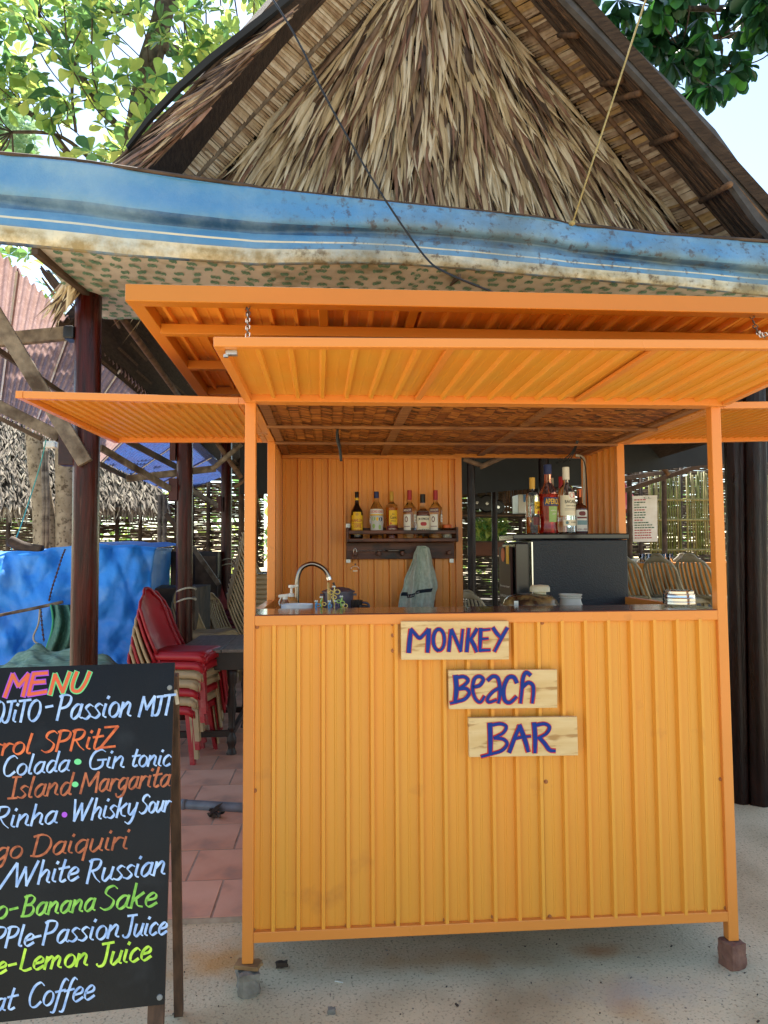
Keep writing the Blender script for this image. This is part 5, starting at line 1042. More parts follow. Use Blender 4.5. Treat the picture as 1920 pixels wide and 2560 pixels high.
knotted([(100, 1522), (96, 1560), (84, 1590), (88, 1605), (104, 1612)], 3.95, .008, WROPE, 'rope', 'frayed white rope dangling from the grey pole', 'rope')
knotted([(115, 1100), (104, 1150), (80, 1230), (50, 1320), (28, 1375)], 5.5, .006, mat('green_cord', '4f9a84', rough=.8), 'cord', 'thin green cord slanting past the tree trunks', 'cord')
knotted([(-60, 1552), (0, 1538), (80, 1522), (157, 1505)], 3.9, .016, OLD, 'pole', 'grey pole resting across the blue tarpaulin', 'pole')
knotted([(25, 1352), (60, 1368), (105, 1376)], 4.4, .055, OLDD, 'log', 'short grey log lying on top of the blue tarpaulin', 'log')
def netf(u, v):
    x = 125+62*u+(28*v-6)*(u-.3)+8*math.sin(v*5); y = 1512+148*v; return P(x, y, 3.7-.12*math.sin(v*3)+.05*math.sin(u*14+v*3)+.03*nz(u*6, v*6))
m = MB(); m.grid(40, 46, netf); tn = tag(m.build('shade_net', NET, smooth=True, thick=.006, loc=P(150, 1600, 3.7)), 'green shade net hanging from the grey pole end', 'net')
m = MB(); m.tube([netf(0, i/30) for i in range(31)], .009, 6); m.build('hem', mat('green_hem', '3f9a6c', rough=.7), tn, smooth=True)
def mound(u, v):
    x = -40+370*u; h = (math.sin(u*math.pi)**.6)*(58+16*nz(u*5, 2)); y = 1704-h*(1-v)*1.5; p = P(x, y, 3.35+v*-.4); p.z = max(.02, p.z+.03*math.sin(u*40+v*5)*.4+.05*nz(u*9, v*6)); return p
m = MB(); m.grid(90, 20, mound); tag(m.build('net_heap', NETS, smooth=True, thick=.005, loc=(P(150, 1660, 3.3).x, 3.3, 0)), 'pale green netting sack piled behind the menu board', 'netting')
# ---------------------------------------------------------------- plastic chairs
def chairm(slats=False):
    seat = MB(); sh, sw, sdp = .43, .42, .40
    def sf(u, v):
        x, y = -.19+sdp*u, (-.5+v)*sw*(1-.08*(1-u)); z = sh-.012*math.sin(v*math.pi)*math.sin(u*math.pi)-.025*max(0, (u-.86)/.14)**2-.02*(abs(v-.5)*2)**8; return V((x, y, z))
    seat.grid(14, 14, sf)
    for sgn in (-1, 1): seat.grid(10, 2, lambda u, v: sf(u, .5+.5*sgn)+V((0, sgn*.004*v, -.045*v)))
    seat.grid(10, 2, lambda u, v: sf(1, u)+V((.006*v, 0, -.045*v)))
    back = MB(); wv = lambda t: .205-.02*t-.11*max(0, (t-.72)/.28)**2.4
    def bf(u, t, d=0): return V((-.185-.15*t-.02*math.sin(t*math.pi)+.035*(abs(u)**2)*(1-t*.4)-d, u*wv(t), sh-.02+.44*t+(.0 if t < .99 else 0)-.03*(abs(u)**4)*(t > .7)))
    if not slats: back.grid(12, 18, lambda u, v: bf(u*2-1, v))
    else:
        for k in range(7): uu = -.78+k*.26; back.grid(2, 12, lambda u, v: bf(uu+(u-.5)*.14, .08+.76*v))
        back.grid(12, 3, lambda u, v: bf(u*2-1, .84+.16*v)); back.grid(12, 1, lambda u, v: bf(u*2-1, .0+.09*v))
    rim = MB(); pts = [bf(-1, t) for t in [i/9 for i in range(9)]]+[bf(-1+2*i/10, 1)+V((0, 0, .012*math.sin(i/10*math.pi))) for i in range(11)]+[bf(1, t) for t in [i/9 for i in range(8, -1, -1)]]
    rim.tube(pts, .012, 6, squash=1.)
    legs = []
    for sx, sy in ((1, -1), (1, 1), (-1, -1), (-1, 1)):
        l = MB(); top = V((.185 if sx > 0 else -.175, sy*.185, sh-.02)); ft = V((.225 if sx > 0 else -.245, sy*.215, 0))
        for k in range(2):
            o_ = V((0, 0, 0)); w0, w1 = (.055, .032)
            if k == 0: a = [top+V((-sx*w0, 0, 0)), top, ft, ft+V((-sx*w1, 0, 0))]
            else: a = [top+V((0, -sy*w0, 0)), top, ft, ft+V((0, -sy*w1, 0))]
            n_ = len(l.v); l.slab(a, .006*(1 if (k == 0) == (sx*sy > 0) else -1))
        legs.append(l)
    return seat, back, rim, legs
CM = {}
def chair(mt, label, loc, rz, group, slats=False):
    key = (mt.name, slats)
    if key not in CM:
        s_, b_, r_, lg = chairm(slats); CM[key] = [('seat', s_.mesh('seat', mt, smooth=True)), ('backrest', b_.mesh('backrest', mt, smooth=True)), ('back_frame', r_.mesh('back_frame', mt, smooth=True))]+[('leg', l.mesh('leg', mt)) for l in lg]
    t = thing('plastic_chair', label, 'chair', loc, group, rz)
    for nm, me in CM[key]:
        o = bpy.data.objects.new(nm, me); C.objects.link(o); o.parent = t
        if nm in ('seat', 'backrest'): k = o.modifiers.new('s', 'SOLIDIFY'); k.thickness = .005
    return t
base = G(514, 1921); CR = -.2; OFF = Matrix.Rotation(CR, 3, 'Z') @ V((-.225, .215, 0))   # front right foot seen beside the table
so_ = V((base.x, base.y, 0))+OFF; gs = 'plastic chairs in the front stack'
cols = [CHR, CHB, CHR, CHB, CHB, CHR, CHR]; nm_ = ['lowest red chair of the front stack', 'beige chair just above the lowest red one in the front stack', 'red chair below the two beige chairs of the front stack', 'lower of the two adjacent beige chairs in the front stack', 'upper of the two adjacent beige chairs in the front stack', 'red chair just below the top one in the front stack', 'red chair on top of the front stack beside the dark table']
for k in range(7): chair(cols[k], nm_[k], so_+V((.012*k-.07+rnd(-.004, .004), rnd(-.005, .005), .062*k)), CR+rnd(-.03, .03), gs)
so2 = so_+V((-.1, .42, 0))
for k in range(6): chair((CHR, CHR, CHB, CHR, CHR, CHR)[k], '%s chair of the leaning stack behind the front one, %s from the ground' % (('red', 'red', 'beige', 'red', 'red', 'red')[k], ('first', 'second', 'third', 'fourth', 'fifth', 'sixth')[k]), so2+V((.012*k, 0, .066*k)), CR+.05, 'plastic chairs in the leaning stack')
for k in range(2): chair(CHM, '%s maroon chair behind the red stack by the second post' % ('lower', 'upper')[k], V((P(452, 1500, 3.9).x, 3.9, .2+.06*k)), -.3, 'maroon chairs by the second post', True)
ORD = ['first', 'second', 'third', 'fourth', 'fifth', 'sixth', 'seventh', 'eighth', 'ninth', 'tenth', 'eleventh', 'twelfth', 'thirteenth', 'fourteenth', 'fifteenth']
def stack(mt, px, py, Y, n, rz, dz, lab, grp, dx=-.012, slats=False):
    top = P(px, py, Y)
    for k in range(n): chair(mt, lab+', %s from the top' % ORD[n-1-k], V((top.x+dx*k*(-1), Y, max(0, top.z-.87-dz*(n-1-k)))), rz, grp, slats)
stack(CHB, 506, 1464, 4.7, 7, -.3, .06, 'beige chair nested right of the second log post', 'beige chairs stacked by the second post')
stack(CHM, 588, 1438, 7.0, 8, -.3, .06, 'maroon chair in the stack behind the third post', 'maroon chairs stacked behind the third post')
stack(CHB, 582, 1482, 6.2, 4, -.3, .055, 'beige chair stacked in front of the maroon ones', 'beige chairs stacked in front of the maroon ones', slats=True)
stack(CHB, 648, 1330, 5.2, 14, 0, .05, 'beige chair stacked behind the booth side opening', 'beige chairs stacked behind the booth opening')
# old dark table
tw0, tw1 = G(432, 1616, .79), G(612, 1618, .79); ty = tw0.y
TX0_, TX1_ = P(436, 1600, 2.75).x, P(436, 1600, 2.75).x+1.15
tby0, tby1 = 2.78, 3.75; TZ = .79
dt = thing('wooden_table', 'old dark wooden table with turned legs behind the red chairs', 'table', ((TX0_+TX1_)/2, (tby0+tby1)/2, 0))
TBM = mat('old_table_wood', '75685c', '54493f', rough=.5, scale=6, stretch=(8, 1, 8), bump=.4, coat=.1); TBD = mat('table_leg_wood', '2f211b', '1e1512', rough=.45, scale=10)
np_ = 7
for k in range(np_): w_ = (TX1_-TX0_)/np_; m = MB(); m.box((TX0_+w_*(k+.5), (tby0+tby1)/2, TZ-.012+rnd(-.001, .001)), (w_-.005, tby1-tby0, .024)); m.build('plank', TBM, dt, bevel=.002)
tlg = MB(); prof = [(.036, 0), (.04, .02), (.03, .05), (.024, .07), (.034, .1), (.036, .14), (.022, .17), (.02, .19), (.03, .2), (.024, .22), (.026, .3), (.036, .38), (.026, .45), (.032, .47), (.022, .5), (.034, .54), (.036, .6), (.036, .63)]
tlg.lathe((0, 0, 0), prof, 16); tlm = tlg.mesh('leg', TBD, smooth=True)
lx = (P(580, 1700, 2.85).x, TX0_+.08)
for x in (P(580, 1700, tby0+.08).x, P(580, 1700, tby0+.08).x-.62):
    for y in (tby0+.08, tby1-.08): inst('leg', tlm, dt, (x, y, 0))
m = MB(); m.box(((TX0_+TX1_)/2, tby0+.06, TZ-.09), (TX1_-TX0_-.1, .022, .13)); m.box(((TX0_+TX1_)/2, tby1-.06, TZ-.09), (TX1_-TX0_-.1, .022, .13)); m.build('apron', TBD, dt)
m = MB(); xx = P(580, 1700, tby0+.08).x
m.bar((xx-.62, tby0+.08, .17), (xx, tby0+.08, .17), .03, .045); m.bar((xx, tby0+.08, .17), (xx, tby1-.08, .17), .03, .045); m.bar((xx-.62, tby1-.08, .17), (xx, tby1-.08, .17), .03, .045); m.bar((xx-.3, tby0+.08, .17), (xx-.3, tby1-.08, .17), .03, .04); m.build('stretcher', TBD, dt)
# pipe, dead leaf, pebble, straw
a, c = G(435, 2010, .04), G(640, 2022, .04); m = MB(); m.tube([a+(a-c).normalized()*.5, c+(c-a)*.6], .028, 14); m.tube([G(455, 2012, .04), G(466, 2013, .04)], .032, 14)
tag(m.build('pipe', PIPE, smooth=True, loc=a), 'grey plastic pipe lying across the terracotta tiles', 'pipe')
m = MB(); p = G(537, 2035, .03)
for k in range(9): blade(m, p+V((rnd(-.03, .03), rnd(-.03, .03), 0)), V((rnd(-1, 1), rnd(-1, 1), rnd(0, .6))), V((0, 0, 1)), rnd(.05, .09), rnd(.03, .05), 0, rnd(-1, 1), rnd(-1, 1), 5, .6, rnd(-2, 2))
tag(m.build('dead_leaf', DRY, loc=p), 'crumpled dark dead leaf on the tiles by the grey pipe', 'leaf')
p = G(704, 2419); m = rock((p.x, p.y, .012), (.04, .02, .018), 21, .1); tag(m.build('wood_chip', DRY, loc=p), 'dark curled bark chip on the concrete near the left foot', 'chip')
p = G(829, 2532); m = rock((p.x, p.y, .006), (.024, .02, .016), 5); tag(m.build('pebble', STONE, loc=p), 'small grey pebble on the concrete in the foreground', 'pebble')
a, c = G(837, 2453, .003), G(857, 2456, .003); m = MB(); m.tube([a, c], .002, 5); tag(m.build('matchstick', WHT, loc=a), 'tiny white stick lying on the concrete before the booth', 'stick')
m = MB()
for k in range(110): q_ = G(rnd(400, 1910), 2290+265*random.random()**.8); s_ = rnd(.001, .0042)*(1.5 if k < 8 else 1); m.box(q_+V((0, 0, s_*.3)), (s_*rnd(.8, 2.5), s_, s_*.7), Matrix.Rotation(rnd(0, 3), 3, 'Z'), random.randrange(2))
tag(m.build('litter', [DRY, STONE], loc=(.8, 0, 0)), 'specks of grit and leaf crumbs scattered on the concrete', 'grit', kind='stuff')
WAT = mat('wattle', '6b5a46', '43372b', rough=.9, scale=20)
def wattle(x0, x1, yt, yb, Y, dy, label, par=None, posts=(), miss=.1, mt=WAT):
    t = par or thing('woven_fence', label, 'fence', (P((x0+x1)/2, 1500, Y).x, Y, 0)); m = MB(); y = yt
    while y < yb:
        x = x0
        while x < x1:
            w_ = rnd(40, 120); xe = min(x1, x+w_)
            if random.random() > miss: m.tube([P(x+(xe-x)*s, y+rnd(-1.1, 1.1), Y+.03*math.sin((x+(xe-x)*s)/14+int(y/dy)*math.pi)) for s in (0, .25, .5, .75, 1)], .011*rnd(.8, 1.3), 4, caps=False)
            x = xe-3 if xe < x1 else x1
        y += dy
    tag(m.build('wattle', mt, t), kind='stuff')
    for px in posts: m = MB(); p = P(px, yb, Y-.05); p.z = 0; m.tube([p, P(px+2, yt-8, Y-.05)], .035, 7); m.build('stake', OLDD, t, smooth=True)
# ---------------------------------------------------------------- raised dining floor and its furniture
PZ = .6; m = MB(); m.box((4.1, 8.6, PZ/2), (6.8, 8.4, PZ)); m.box((4.1, 4.25, PZ/4), (6.8, .3, PZ/2)); m.build('terrace', mat('terrace_concrete', '5f554a', '4a4238', rough=.9, scale=5, bump=.4)); tag(bpy.data.objects['terrace'], kind='structure')
def table(px0, px1, Y0, dY, label, z=PZ+.76):
    x0, x1 = P(px0, 1400, Y0).x, P(px1, 1400, Y0).x; t = thing('dining_table', label, 'table', ((x0+x1)/2, Y0+dY/2, PZ)); m = MB(); m.box(((x0+x1)/2, Y0+dY/2, z-.015), (x1-x0, dY, .03)); m.build('tabletop', OLDD, t)
    for x in (x0+.06, x1-.06):
        for y in (Y0+.06, Y0+dY-.06): m = MB(); m.box((x, y, (PZ+z-.03)/2), (.05, .05, z-.03-PZ)); m.build('leg', OLDD, t)
    m = MB(); ring = [(x0-.01, Y0-.01), (x1+.01, Y0-.01), (x1+.01, Y0+dY+.01), (x0-.01, Y0+dY+.01)]; n_ = 40; vs = []; per = []
    for a, c in zip(ring, ring[1:]+ring[:1]):
        for k in range(n_): per.append((a[0]+(c[0]-a[0])*k/n_, a[1]+(c[1]-a[1])*k/n_, min(k, n_-k)/n_))
    cx, cy = (x0+x1)/2, Y0+dY/2; N = len(per)
    for j in range(6):
        for x, y, e_ in per:
            f = j/5; o_ = .05*f*math.sin(e_*2*math.pi*7+x*9)*(.5+f); dx, dy = x-cx, y-cy; l_ = math.hypot(dx, dy); vs.append(V((x+dx/l_*(o_+.03*f), y+dy/l_*(o_+.03*f), z+.003-f*(.36+.14*(e_ < .06)))))
    m.add(vs, [(j*N+k, j*N+(k+1) % N, (j+1)*N+(k+1) % N, (j+1)*N+k) for j in range(5) for k in range(N)]+[tuple(range(N))])
    tag(m.build('tablecloth', ORCL, smooth=False, thick=.002, loc=(cx, cy, z)), label.replace('dining table under', 'tablecloth of') if 0 else 'orange cloth over the '+label, 'tablecloth'); return (x0, x1, Y0, Y0+dY, z)
t1 = table(1574, 1830, 4.9, .9, 'long dining table seen through the right booth opening'); t2 = table(1902, 2200, 5.2, .9, 'dining table at the far right behind the dark logs')
gg_ = 'pale plastic chairs along the dining tables'
CHW = mat('greyish_plastic', 'a09276', '82745a', rough=.45, scale=6)
for k, (px, Y, rz, lb) in enumerate(((1606, 4.6, .5, 'pale slatted chair with its back to the booth, leftmost at the orange table'), (1696, 4.6, .45, 'pale slatted chair with its back to the booth, middle at the orange table'), (1772, 4.6, .5, 'pale slatted chair behind the right booth post at the orange table'), (1925, 4.8, .5, 'pale slatted chair at the far right table edge'), (1655, 6.2, -1.5, 'pale chair on the far side of the orange table, left one'), (1745, 6.2, -1.5, 'pale chair on the far side of the orange table, right one'), (1225, 4.7, .6, 'lone pale slatted chair seen left of the fridge'))):
    chair(CHW, lb, V((P(px, 1450, Y).x, Y, PZ if Y < 9 and px > 1300 else .25)), rz, gg_, True)
for k, (px, Y) in enumerate(((1606, 5.1), (1622, 5.3), (1652, 5.1), (1664, 5.2), (1676, 5.05))):
    x = P(px, 1390, Y).x; m = MB(); m.lathe((x, Y, t1[4]+.005), [(.024, 0), (.03, .1), (.028, .1), (.022, .008), (0, .008)], 14); tag(m.build('drinking_glass', G0, loc=(x, Y, t1[4]), smooth=True), ('leftmost', 'second', 'third', 'fourth', 'rightmost')[k]+' drinking glass on the orange table cloth', 'glass', 'glasses on the orange table')
for k, (px, Y) in enumerate(((1580, 5.1), (1628, 5.02), (1722, 5.0), (1734, 5.3))):
    x = P(px, 1390, Y).x; m = MB(); m.lathe((x, Y, t1[4]+.005), [(.03, 0), (.075, .045), (.072, .045), (.03, .008), (0, .008)], 18); tag(m.build('rice_bowl', WHT, loc=(x, Y, t1[4]), smooth=True), ('leftmost', 'second', 'third', 'rightmost')[k]+' small white bowl on the orange table cloth', 'bowl', 'bowls on the orange table')
# bamboo screens
def screen(px0, px1, pt, pb, Y, wpx, label, mt, battens, gap=.25):
    a, c = P(px0, pb, Y), P(px1, pb, Y); zt_ = P((px0+px1)/2, pt, Y).z; zb__ = P((px0+px1)/2, pb, Y).z; t = thing('bamboo_screen', label, 'screen', ((a.x+c.x)/2, Y, 0)); n_ = int((px1-px0)/wpx); w_ = (c.x-a.x)/n_
    for k in range(n_):
        if random.random() < .06: continue
        x = a.x+w_*(k+.5); m = MB(); m.tube([(x+rnd(-.01, .01), Y+rnd(-.01, .01), zb__-rnd(0, .05)), (x, Y, (zt_+zb__)/2), (x+rnd(-.015, .015), Y, zt_+rnd(-.03, .06))], w_*(.5-gap/2)*rnd(.85, 1.1), 6); m.build('bamboo_slat', random.choice(mt), t, smooth=True)
    for py in battens: z = P((px0+px1)/2, py, Y).z; m = MB(); m.tube([(a.x, Y-.04, z), (c.x, Y-.04, z)], .018, 6); m.build('cross_rail', mt[0], t)
BM2 = mat('bamboo_green', '8f9450', '6c7036', rough=.5, scale=9, translucent=.25)
screen(1626, 1774, 1186, 1384, 7.4, 6, 'yellow green bamboo slat screen behind the orange table', [BAMB, BM2, BM2], (1250, 1300, 1375))
screen(1893, 2050, 1186, 1384, 7.4, 6, 'bamboo slat screen at the far right edge beyond the dark logs', [BAMB, BM2], (1300, 1375))
screen(1256, 1335, 1212, 1288, 8.0, 7, 'brown stick screen behind the back shelf', [BAMBD, POLE], (1262,))
screen(700, 1150, 1200, 1380, 9, 12, 'brown stick screen hidden behind the booth back', [BAMBD], (1300,)) if 0 else None
wattle(1140, 2050, 1150, 1560, 9.6, 2.8, 'dark woven stick fence added to dim the back of the dining hall', None, (1180, 1300, 1500, 1600, 1700), .05)  # added to cover the bright hedge and keep the hall dark
# poster
pc = [P(1581, 1240, 6.3), P(1643, 1238, 6.3), P(1644, 1354, 6.3), P(1583, 1355, 6.3)]
t = thing('poster', 'creased white price poster with red and green lines hung in the hall', 'poster', (pc[0]+pc[2])/2)
m = MB(); m.slab(pc[::-1], .006); m.build('sheet', WHT, t)
q = MB(); f = lambda a, c: pc[0].lerp(pc[1], a).lerp(pc[3].lerp(pc[2], a), 1-c)+V((0, -.008, 0))
for k in range(16):
    c = .9-k*.055; L_ = rnd(.25, .5) if k < 9 else rnd(.6, .85); x0 = .06
    while x0 < L_: w_ = rnd(.05, .12); q.add([f(x0, c), f(x0+w_, c), f(x0+w_, c+.022), f(x0, c+.022)], [(0, 1, 2, 3)], 0 if k % 4 == 0 or k > 11 else 1); x0 += w_+.03
flatprint(q, 'C.L.', f, .45, .75, .93, .97, mi=1); q.build('print', [rd, mat('print_green', '2f5a3a', rough=.6)], t)
# kitchen corner seen between back wall and fridge
def pbx(name, label, cat, x0, y0, x1, y1, Y, D_, mt, parts=()):
    a, c = P(x0, y1, Y), P(x1, y0, Y); t = thing(name, label, cat, ((a.x+c.x)/2, Y+D_/2, a.z)); m = MB(); m.box(((a.x+c.x)/2, Y+D_/2, (a.z+c.z)/2), (c.x-a.x, D_, c.z-a.z)); m.build('body', mt, t, bevel=.008)
    for nm, u0, v0, u1, v1, m2 in parts: m = MB(); m.box((a.x+(c.x-a.x)*(u0+u1)/2, Y-.004, a.z+(c.z-a.z)*(v0+v1)/2), ((c.x-a.x)*(u1-u0), .01, (c.z-a.z)*(v1-v0))); m.build(nm, m2, t)
    return t
pbx('shelf', 'dark wooden shelf across the hall kitchen behind the fridge', 'shelf', 1155, 1284, 1330, 1291, 6.6, .4, OLDD, (('edge_strip', 0, 0, 1, .4, POLE),))
pbx('cool_box', 'white upright cooler standing on the kitchen shelf', 'cooler', 1296, 1236, 1332, 1284, 6.65, .3, WHT, (('panel', .35, .6, 1, .98, mat('cooler_blue', '3c76a8', rough=.3)),))
pbx('counter', 'low orange fronted kitchen counter behind the booth back wall', 'counter', 1187, 1352, 1262, 1390, 6.4, .5, mat('counter_front', '7a4322', '5c3018', rough=.6, scale=6), (('worktop', 0, .9, 1, 1.0, OLDD),))
for k, (px, py, r_) in enumerate(((1192, 1257, .1), (1217, 1259, .12), (1245, 1268, .1))):
    c = P(px, py, 6.9); t = thing('frying_pan', ('leftmost', 'middle', 'rightmost')[k]+' of the black round pans hanging above the kitchen shelf', 'pan', c, 'pans hanging above the shelf'); m = MB(); m.tube([c, c+V((0, .03, 0))], [r_*.85, r_], 20); m.build('pan', BLK, t, smooth=False)
    m = MB(); m.tube([c+V((0, -.004, 0)), c+V((0, -.02, 0))], [.03, .02], 12); m.build('knob', STEEL, t); m = MB(); m.tube([c+V((0, .02, r_)), c+V((0, .02, r_+.12))], .01, 6); m.build('handle', BLK, t)
LEAFM = [mat('leaf_'+k, a, c2, rough=.42, scale=5, translucent=tr) for k, a, c2, tr in (('bright', 'aec466', '90b058', .6), ('yellow', 'ccd272', 'b2c060', .6), ('mid', '7ca45c', '689454', .55), ('deep', '4a7444', '3c643e', .42))]
LEAFD = [mat('darkleaf_'+k, a, c2, rough=.38, scale=5, translucent=tr) for k, a, c2, tr in (('a', '2f5f33', '275230', .25), ('b', '23482a', '1d3d26', .2), ('c', '3f7a36', '4f8a36', .45), ('d', '2a5538', '24482f', .22))]
def leafmesh(mb, mtx, L_=.2, w=.1, mi=0, cup=.2):
    rows = ((0, .03), (.18, .22), (.42, .62), (.65, .96), (.84, .84), (.96, .38), (1., .0)); vs = []
    for t, ww in rows:
        for s in (-1, 0, 1): vs.append(mtx @ V((t*L_, s*ww*w/2, abs(s)*ww*w*cup-.15*L_*t*t)))
    mb.add(vs, [f for i in range(6) for f in ((i*3, i*3+1, i*3+4, i*3+3), (i*3+1, i*3+2, i*3+5, i*3+4))], mi)
lmz = {}
for ms in (LEAFM, LEAFD):
    for mt in ms: q = MB(); leafmesh(q, Matrix.Identity(4)); lmz[mt.name] = q.mesh('leaf', mt, smooth=True)
def tree(name, label, trunk, branches, clusters, mats, wts, nobj, Lr, droop=0., bark=None, per=(5, 9)):
    """clusters: places where rosettes of leaves sit; the nearest leaves in view are single pieces"""
    t = thing(name, label, 'tree', (trunk[0][0].x, trunk[0][0].y, 0)); m = MB()
    m.tube(spline([p for p, r_ in trunk], 4), list(np.interp(np.linspace(0, len(trunk)-1, (len(trunk)-1)*4+1), range(len(trunk)), [r_ for p, r_ in trunk])), 14); m.build('trunk', bark, t, smooth=True)
    m = MB()
    for br_ in branches: m.tube(spline([p for p, r_ in br_], 4), list(np.interp(np.linspace(0, len(br_)-1, (len(br_)-1)*4+1), range(len(br_)), [r_ for p, r_ in br_])), 8)
    nodes = [p for b_ in [trunk]+branches for p, r_ in b_]
    for c in clusters:
        if random.random() < .5:
            nn = min(nodes, key=lambda q: (q-c).length)
            if (nn-c).length < 1.6: m.tube(spline([nn, nn.lerp(c, .5)+V((rnd(-.08, .08), 0, -.06)), c], 4), .009, 4, caps=False)
    m.build('limb', bark, t, smooth=True)
    cr = bpy.data.objects.new('crown', None); C.objects.link(cr); cr.parent = t; cr.empty_display_size = .1
    rest = MB(); k = 0
    for c in clusters:
        ax = V((rnd(-.6, .6), rnd(-.9, .3), rnd(-.2, 1))).normalized(); n_ = random.randint(*per)
        for i in range(n_):
            an = 2*math.pi*i/n_+rnd(-.3, .3); el = rnd(-.35, .55)-droop; q = ax.to_track_quat('Z', 'Y').to_matrix().to_4x4() @ Matrix.Rotation(an, 4, 'Z') @ Matrix.Rotation(-el, 4, 'Y') @ Matrix.Rotation(rnd(-.5, .5), 4, 'X')
            if droop: q = Matrix.Rotation(rnd(0, 6.28), 4, 'Z') @ Matrix.Rotation(rnd(.4, 1.3), 4, 'Y') @ Matrix.Rotation(rnd(-.8, .8), 4, 'X')
            s_ = rnd(*Lr)/.2; mt = random.choices(range(len(mats)), wts)[0]; M_ = Matrix.Translation(c) @ q @ Matrix.Diagonal((s_, s_*rnd(.9, 1.2), s_, 1))
            if k < nobj: o = bpy.data.objects.new('leaf', lmz[mats[mt].name]); C.objects.link(o); o.parent = cr; o.matrix_local = Matrix.Translation(-wloc(t)) @ M_; k += 1
            else: leafmesh(rest, M_, mi=mt)
    tag(rest.build('leaves', mats, cr, smooth=True), kind='stuff'); return t
BARK = mat('grey_bark', '665a4d', '453b31', rough=.95, scale=9, stretch=(1, 1, .6), bump=1., bscale=26, dirt='3e362e', dscale=14, dlo=.55, dhi=.65)
BARKP = mat('pale_bark', 'a3937c', '82725c', rough=.95, scale=7, bump=1., bscale=24, dirt='5c4e3e', dscale=18, dlo=.55, dhi=.65)
def pts(*l, Y=6.5): return [(P(x, y, Y if len(q) == 0 else q[0]), r_) for x, y, r_, *q in l]
cl = []
roofx = lambda y: 712-1.03*y
while len(cl) < 340:
    x, y = rnd(-160, 700), rnd(-120, 425)
    if x > roofx(y)+40: continue
    g = nz(x/95, y/95, 3)+.25*nz(x/35, y/35, 8)
    if g < -.12+ (.1 if y > 250 else 0)+(.12 if x > 480 else 0): continue
    cl.append(P(x, y, rnd(5.2, 7.6)))
for k in range(14): cl.append(P(rnd(-80, 75), rnd(600, 690), rnd(6.5, 8)))
cl.sort(key=lambda c: c.y+(0 if abs(c.x+2) < 2 else 9))
tree('almond_tree', 'sunlit broad leaved tree with mottled grey trunk rising left of the thatch', pts((250, 900, .2), (290, 600, .19), (330, 400, .17), (350, 300, .16), (372, 170, .15), (402, 60, .13), (425, -60, .12), (450, -200, .1)),
     [pts((395, 110, .09), (440, 128, .075), (490, 128, .07), (540, 145, .06), (600, 150, .05)), pts((330, 400, .07), (312, 336, .05), (255, 272, .045), (185, 162, .04), (98, 40, .03), (60, -60, .025)), pts((240, 470, .05), (185, 400, .04), (110, 310, .035), (46, 266, .035), (0, 240, .03), (-120, 180, .03)),
      pts((412, 30, .06), (470, -10, .05), (540, -80, .04)), pts((185, 162, .03), (180, 240, .02), (190, 330, .02)), pts((250, 420, .03), (150, 340, .025), (30, 330, .02)), pts((400, 80, .03), (350, 40, .025), (250, 20, .02), (200, -60, .02))],
     cl, LEAFM, (36, 22, 28, 14), 295, (.15, .25), bark=BARK)
cl = []
lowc = curve([(1440, 0), (1500, 70), (1600, 165), (1660, 215), (1690, 250), (1765, 280), (1800, 215), (1850, 230), (1880, 190), (1920, 130), (2100, 120)])
while len(cl) < 175:
    x, y = rnd(1400, 2060), rnd(-120, 285)
    if y > lowc(x)-25: continue
    if nz(x/70, y/70, 9) < -.22: continue
    cl.append(P(x, y, rnd(3.9, 5.2)))
cl.sort(key=lambda c: c.y+(0 if c.x > 2 else 3))
tree('shade_tree', 'dark green drooping tree leaning over the right side of the thatch', pts((2300, 1300, .2), (2250, 600, .17), (2150, 200, .14), (2050, 0, .12), (1900, -150, .1)), [pts((2150, 200, .06), (1960, 100, .04), (1800, 90, .03), (1700, 120, .015), Y=4.8), pts((2050, 0, .06), (1850, 20, .04), (1650, 20, .02), Y=4.8)],
     cl, LEAFD, (30, 34, 16, 20), 295, (.17, .27), droop=.9, bark=BARK, per=(7, 12))
# pale trunks beyond the tarpaulin
for lb, l in (('pale barked forked tree trunk behind the blue tarpaulin, left one', ((118, 1600, .26), (116, 1370, .22), (104, 1240, .17), (92, 1150, .16), (85, 1060, .15), (80, 950, .14))), ('straight pale tree trunk with a knot behind the first log post', ((167, 1600, .2), (166, 1370, .19), (164, 1240, .17), (163, 1140, .17), (165, 950, .15)))):
    t = thing('tree', lb, 'tree', P(l[0][0], 1500, 8.6)); t.location.z = 0; m = MB(); pp = [P(x, y, 8.6) for x, y, r_ in l]; pp[0].z = 0; m.tube(spline(pp, 4), list(np.interp(np.linspace(0, len(l)-1, (len(l)-1)*4+1), range(len(l)), [r_*.85 for x, y, r_ in l])), 14); m.build('trunk', BARKP, t, smooth=True)
    cc = MB()
    for k in range(140): M_ = Matrix.Translation(pp[-1]+V((rnd(-1.4, 1.4), rnd(-.5, 1.5), rnd(.2, 2.)))) @ Matrix.Rotation(rnd(0, 6), 4, 'Z') @ Matrix.Rotation(rnd(-1, 1), 4, 'Y'); leafmesh(cc, M_, .22, .11, k % 4)
    tag(cc.build('crown', LEAFM, t, smooth=True), kind='stuff')
for px, lb in ((109, 'left one of the pair of thin pale poles before the forked trunk'), (117, 'right one of the pair of thin pale poles before the forked trunk')):
    m = MB(); a = P(px, 1400, 7.2); a.z = 0; m.tube([a, P(px+2, 1250, 7.2), P(px-1, 1125, 7.2)], .028, 7); tag(m.build('pole', OLD, smooth=True, loc=a), lb, 'pole')
m = MB(); m.box(P(126, 1112, 7.1), (.16, .1, .09)); tag(m.build('float', WHT, loc=P(126, 1112, 7.1), bevel=.02), 'white plastic float tied at the top of the pale poles', 'float')
